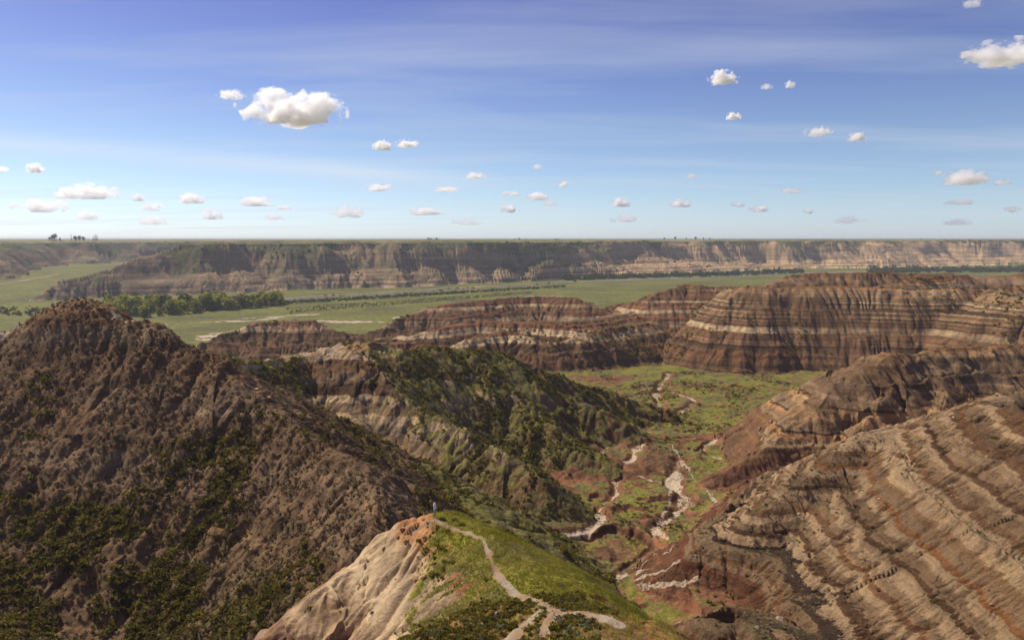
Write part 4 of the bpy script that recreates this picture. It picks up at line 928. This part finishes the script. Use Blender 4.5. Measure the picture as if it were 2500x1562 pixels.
for u0, v0, u1, v1, dn in CL:
    u, v = (u0+u1)/2, (v0+v1)/2; d = ray(u, v1); Y = min(1400/max(d[2]/d[1], .02), 42000)
    d = ray(u, v); k = Y/d[1]; pos = d*k
    wdt = (u1-u0)/F*k; hgt = (v1-v0)/F*k
    o = bpy.data.objects.new('cloud', cme); C.objects.link(o); o.location = (pos[0], pos[1], CAMZ+pos[2]+hgt*.0)
    o.scale = (wdt*.58, wdt*.45, hgt*.74); o['thick'] = 24.0*dn*(1 if v < 400 else .55)/wdt
    big = (u1-u0) > 200
    lab = 'largest white cumulus cloud, upper left of centre' if u0 == 604 else 'white cloud cut by the right edge near the top' if u0 == 2358 else ('thin wispy' if dn < .45 else 'small puffy white')+' cloud at the '+where(u, v)
    tag(o, lab, 'cloud', None if u0 in (604, 2358) else 'clouds, '+('wispy, ' if dn < .45 else 'puffy, ')+where(u, v))
log('clouds')

# ------------------------------------------------------------------ camera, sun, sky
sc = bpy.context.scene
cam = bpy.data.cameras.new('camera'); co = bpy.data.objects.new('camera', cam); C.objects.link(co)
co.location = (0, 0, CAMZ); co.rotation_euler = (math.pi/2-PITCH, 0, 0)
cam.sensor_width = 36; cam.lens = 36*F/W; cam.clip_start = 0.5; cam.clip_end = 200000
sc.camera = co
SUN_EL, SUN_AZ = math.radians(47), math.radians(-56)      # azimuth measured from +y (ahead) to +x
sd = bpy.data.lights.new('sun', 'SUN'); so = bpy.data.objects.new('sun', sd); C.objects.link(so)
sd.energy = 4.8; sd.angle = math.radians(0.5); sd.color = (1, .91, .76)
import mathutils
sdir = mathutils.Vector((math.sin(SUN_AZ)*math.cos(SUN_EL), math.cos(SUN_AZ)*math.cos(SUN_EL), math.sin(SUN_EL)))
so.rotation_euler = (-sdir).to_track_quat('-Z', 'Y').to_euler(); so.location = (0, 0, 400)
w = bpy.data.worlds.new('World'); sc.world = w; w.use_nodes = True
nt = w.node_tree; ns = nt.nodes; ls = nt.links; ns.clear()
sky = ns.new('ShaderNodeTexSky'); sky.sky_type = 'NISHITA'; sky.sun_disc = False; sky.sun_elevation = SUN_EL; sky.sun_rotation = SUN_AZ
sky.altitude = 800; sky.air_density = 1.0; sky.dust_density = 0.6; sky.ozone_density = 3.0
tc = ns.new('ShaderNodeTexCoord'); vs = ns.new('ShaderNodeSeparateXYZ'); ls.new(tc.outputs['Generated'], vs.inputs[0])
el = vs.outputs[2]
tint = ramp(ns, ls, el, [(0.0, (.98, 1.12, 1.50)), (0.05, (.97, 1.03, 1.22)), (0.12, (.93, .92, 1.05)), (0.25, (.78, .69, .95)), (0.42, (.73, .48, .82)), (1, (.9, .65, 1.0))])
skc = mixc(ns, ls, 1.0, sky.outputs[0], tint, 'MULTIPLY')
# thin high cirrus laid on a plane far above
inv = mathn(ns, ls, 'DIVIDE', 1.0, mathn(ns, ls, 'MAXIMUM', mathn(ns, ls, 'ADD', el, 0.05), 0.03))
cx = mathn(ns, ls, 'MULTIPLY', vs.outputs[0], inv); cy = mathn(ns, ls, 'MULTIPLY', vs.outputs[1], inv)
cv = ns.new('ShaderNodeCombineXYZ'); ls.new(cx, cv.inputs[0]); ls.new(cy, cv.inputs[1])
mp = ns.new('ShaderNodeMapping'); mp.inputs['Rotation'].default_value = (0, 0, math.radians(-24)); mp.inputs['Scale'].default_value = (0.22, .8, 1); ls.new(cv.outputs[0], mp.inputs[0])
n1 = ns.new('ShaderNodeTexNoise'); n1.inputs['Scale'].default_value = 1.3; n1.inputs['Detail'].default_value = 6; n1.inputs['Roughness'].default_value = 0.55; n1.inputs['Distortion'].default_value = 0.4; ls.new(mp.outputs[0], n1.inputs['Vector'])
cir = ramp(ns, ls, n1.outputs['Fac'], [(0.47, (0, 0, 0)), (0.72, (.36, .36, .36))])
skc = mixc(ns, ls, cir, skc, (6.0, 6.6, 7.4))
iy = mathn(ns, ls, 'DIVIDE', 1.0, mathn(ns, ls, 'MAXIMUM', vs.outputs[1], .05))
tx = mathn(ns, ls, 'MULTIPLY', vs.outputs[0], iy); tz = mathn(ns, ls, 'MULTIPLY', vs.outputs[2], iy)
ln_ = mathn(ns, ls, 'SUBTRACT', tz, mathn(ns, ls, 'MULTIPLY_ADD', tx, -.0765, .0735))
gs = mathn(ns, ls, 'EXPONENT', mathn(ns, ls, 'MULTIPLY', mathn(ns, ls, 'POWER', mathn(ns, ls, 'DIVIDE', ln_, .012), 2.0), -1.0))
fd = ns.new('ShaderNodeMapRange'); fd.interpolation_type = 'SMOOTHSTEP'; ls.new(tx, fd.inputs[0]); fd.inputs[1].default_value = .05; fd.inputs[2].default_value = -.25
gs = mathn(ns, ls, 'MULTIPLY', gs, fd.outputs[0]); gs = mathn(ns, ls, 'MULTIPLY', gs, mathn(ns, ls, 'MULTIPLY', n1.outputs['Fac'], .85))
skc = mixc(ns, ls, gs, skc, (7.4, 7.9, 8.4))
bg = ns.new('ShaderNodeBackground'); bg.inputs['Strength'].default_value = 0.092; ls.new(skc, bg.inputs[0])
wo = ns.new('ShaderNodeOutputWorld'); ls.new(bg.outputs[0], wo.inputs[0])
sc.view_settings.view_transform = 'Standard'; sc.view_settings.look = 'None'; sc.view_settings.exposure = 0.22; sc.view_settings.gamma = 1
sc.cycles.max_bounces = 4; sc.cycles.diffuse_bounces = 2; sc.cycles.volume_bounces = 24; sc.cycles.max_bounces = 24; sc.cycles.diffuse_bounces = 2; sc.cycles.sample_clamp_indirect = 3.0; sc.cycles.use_denoising = os.environ.get('DN', '1') == '1'; sc.cycles.volume_step_rate = 0.5
log('done')
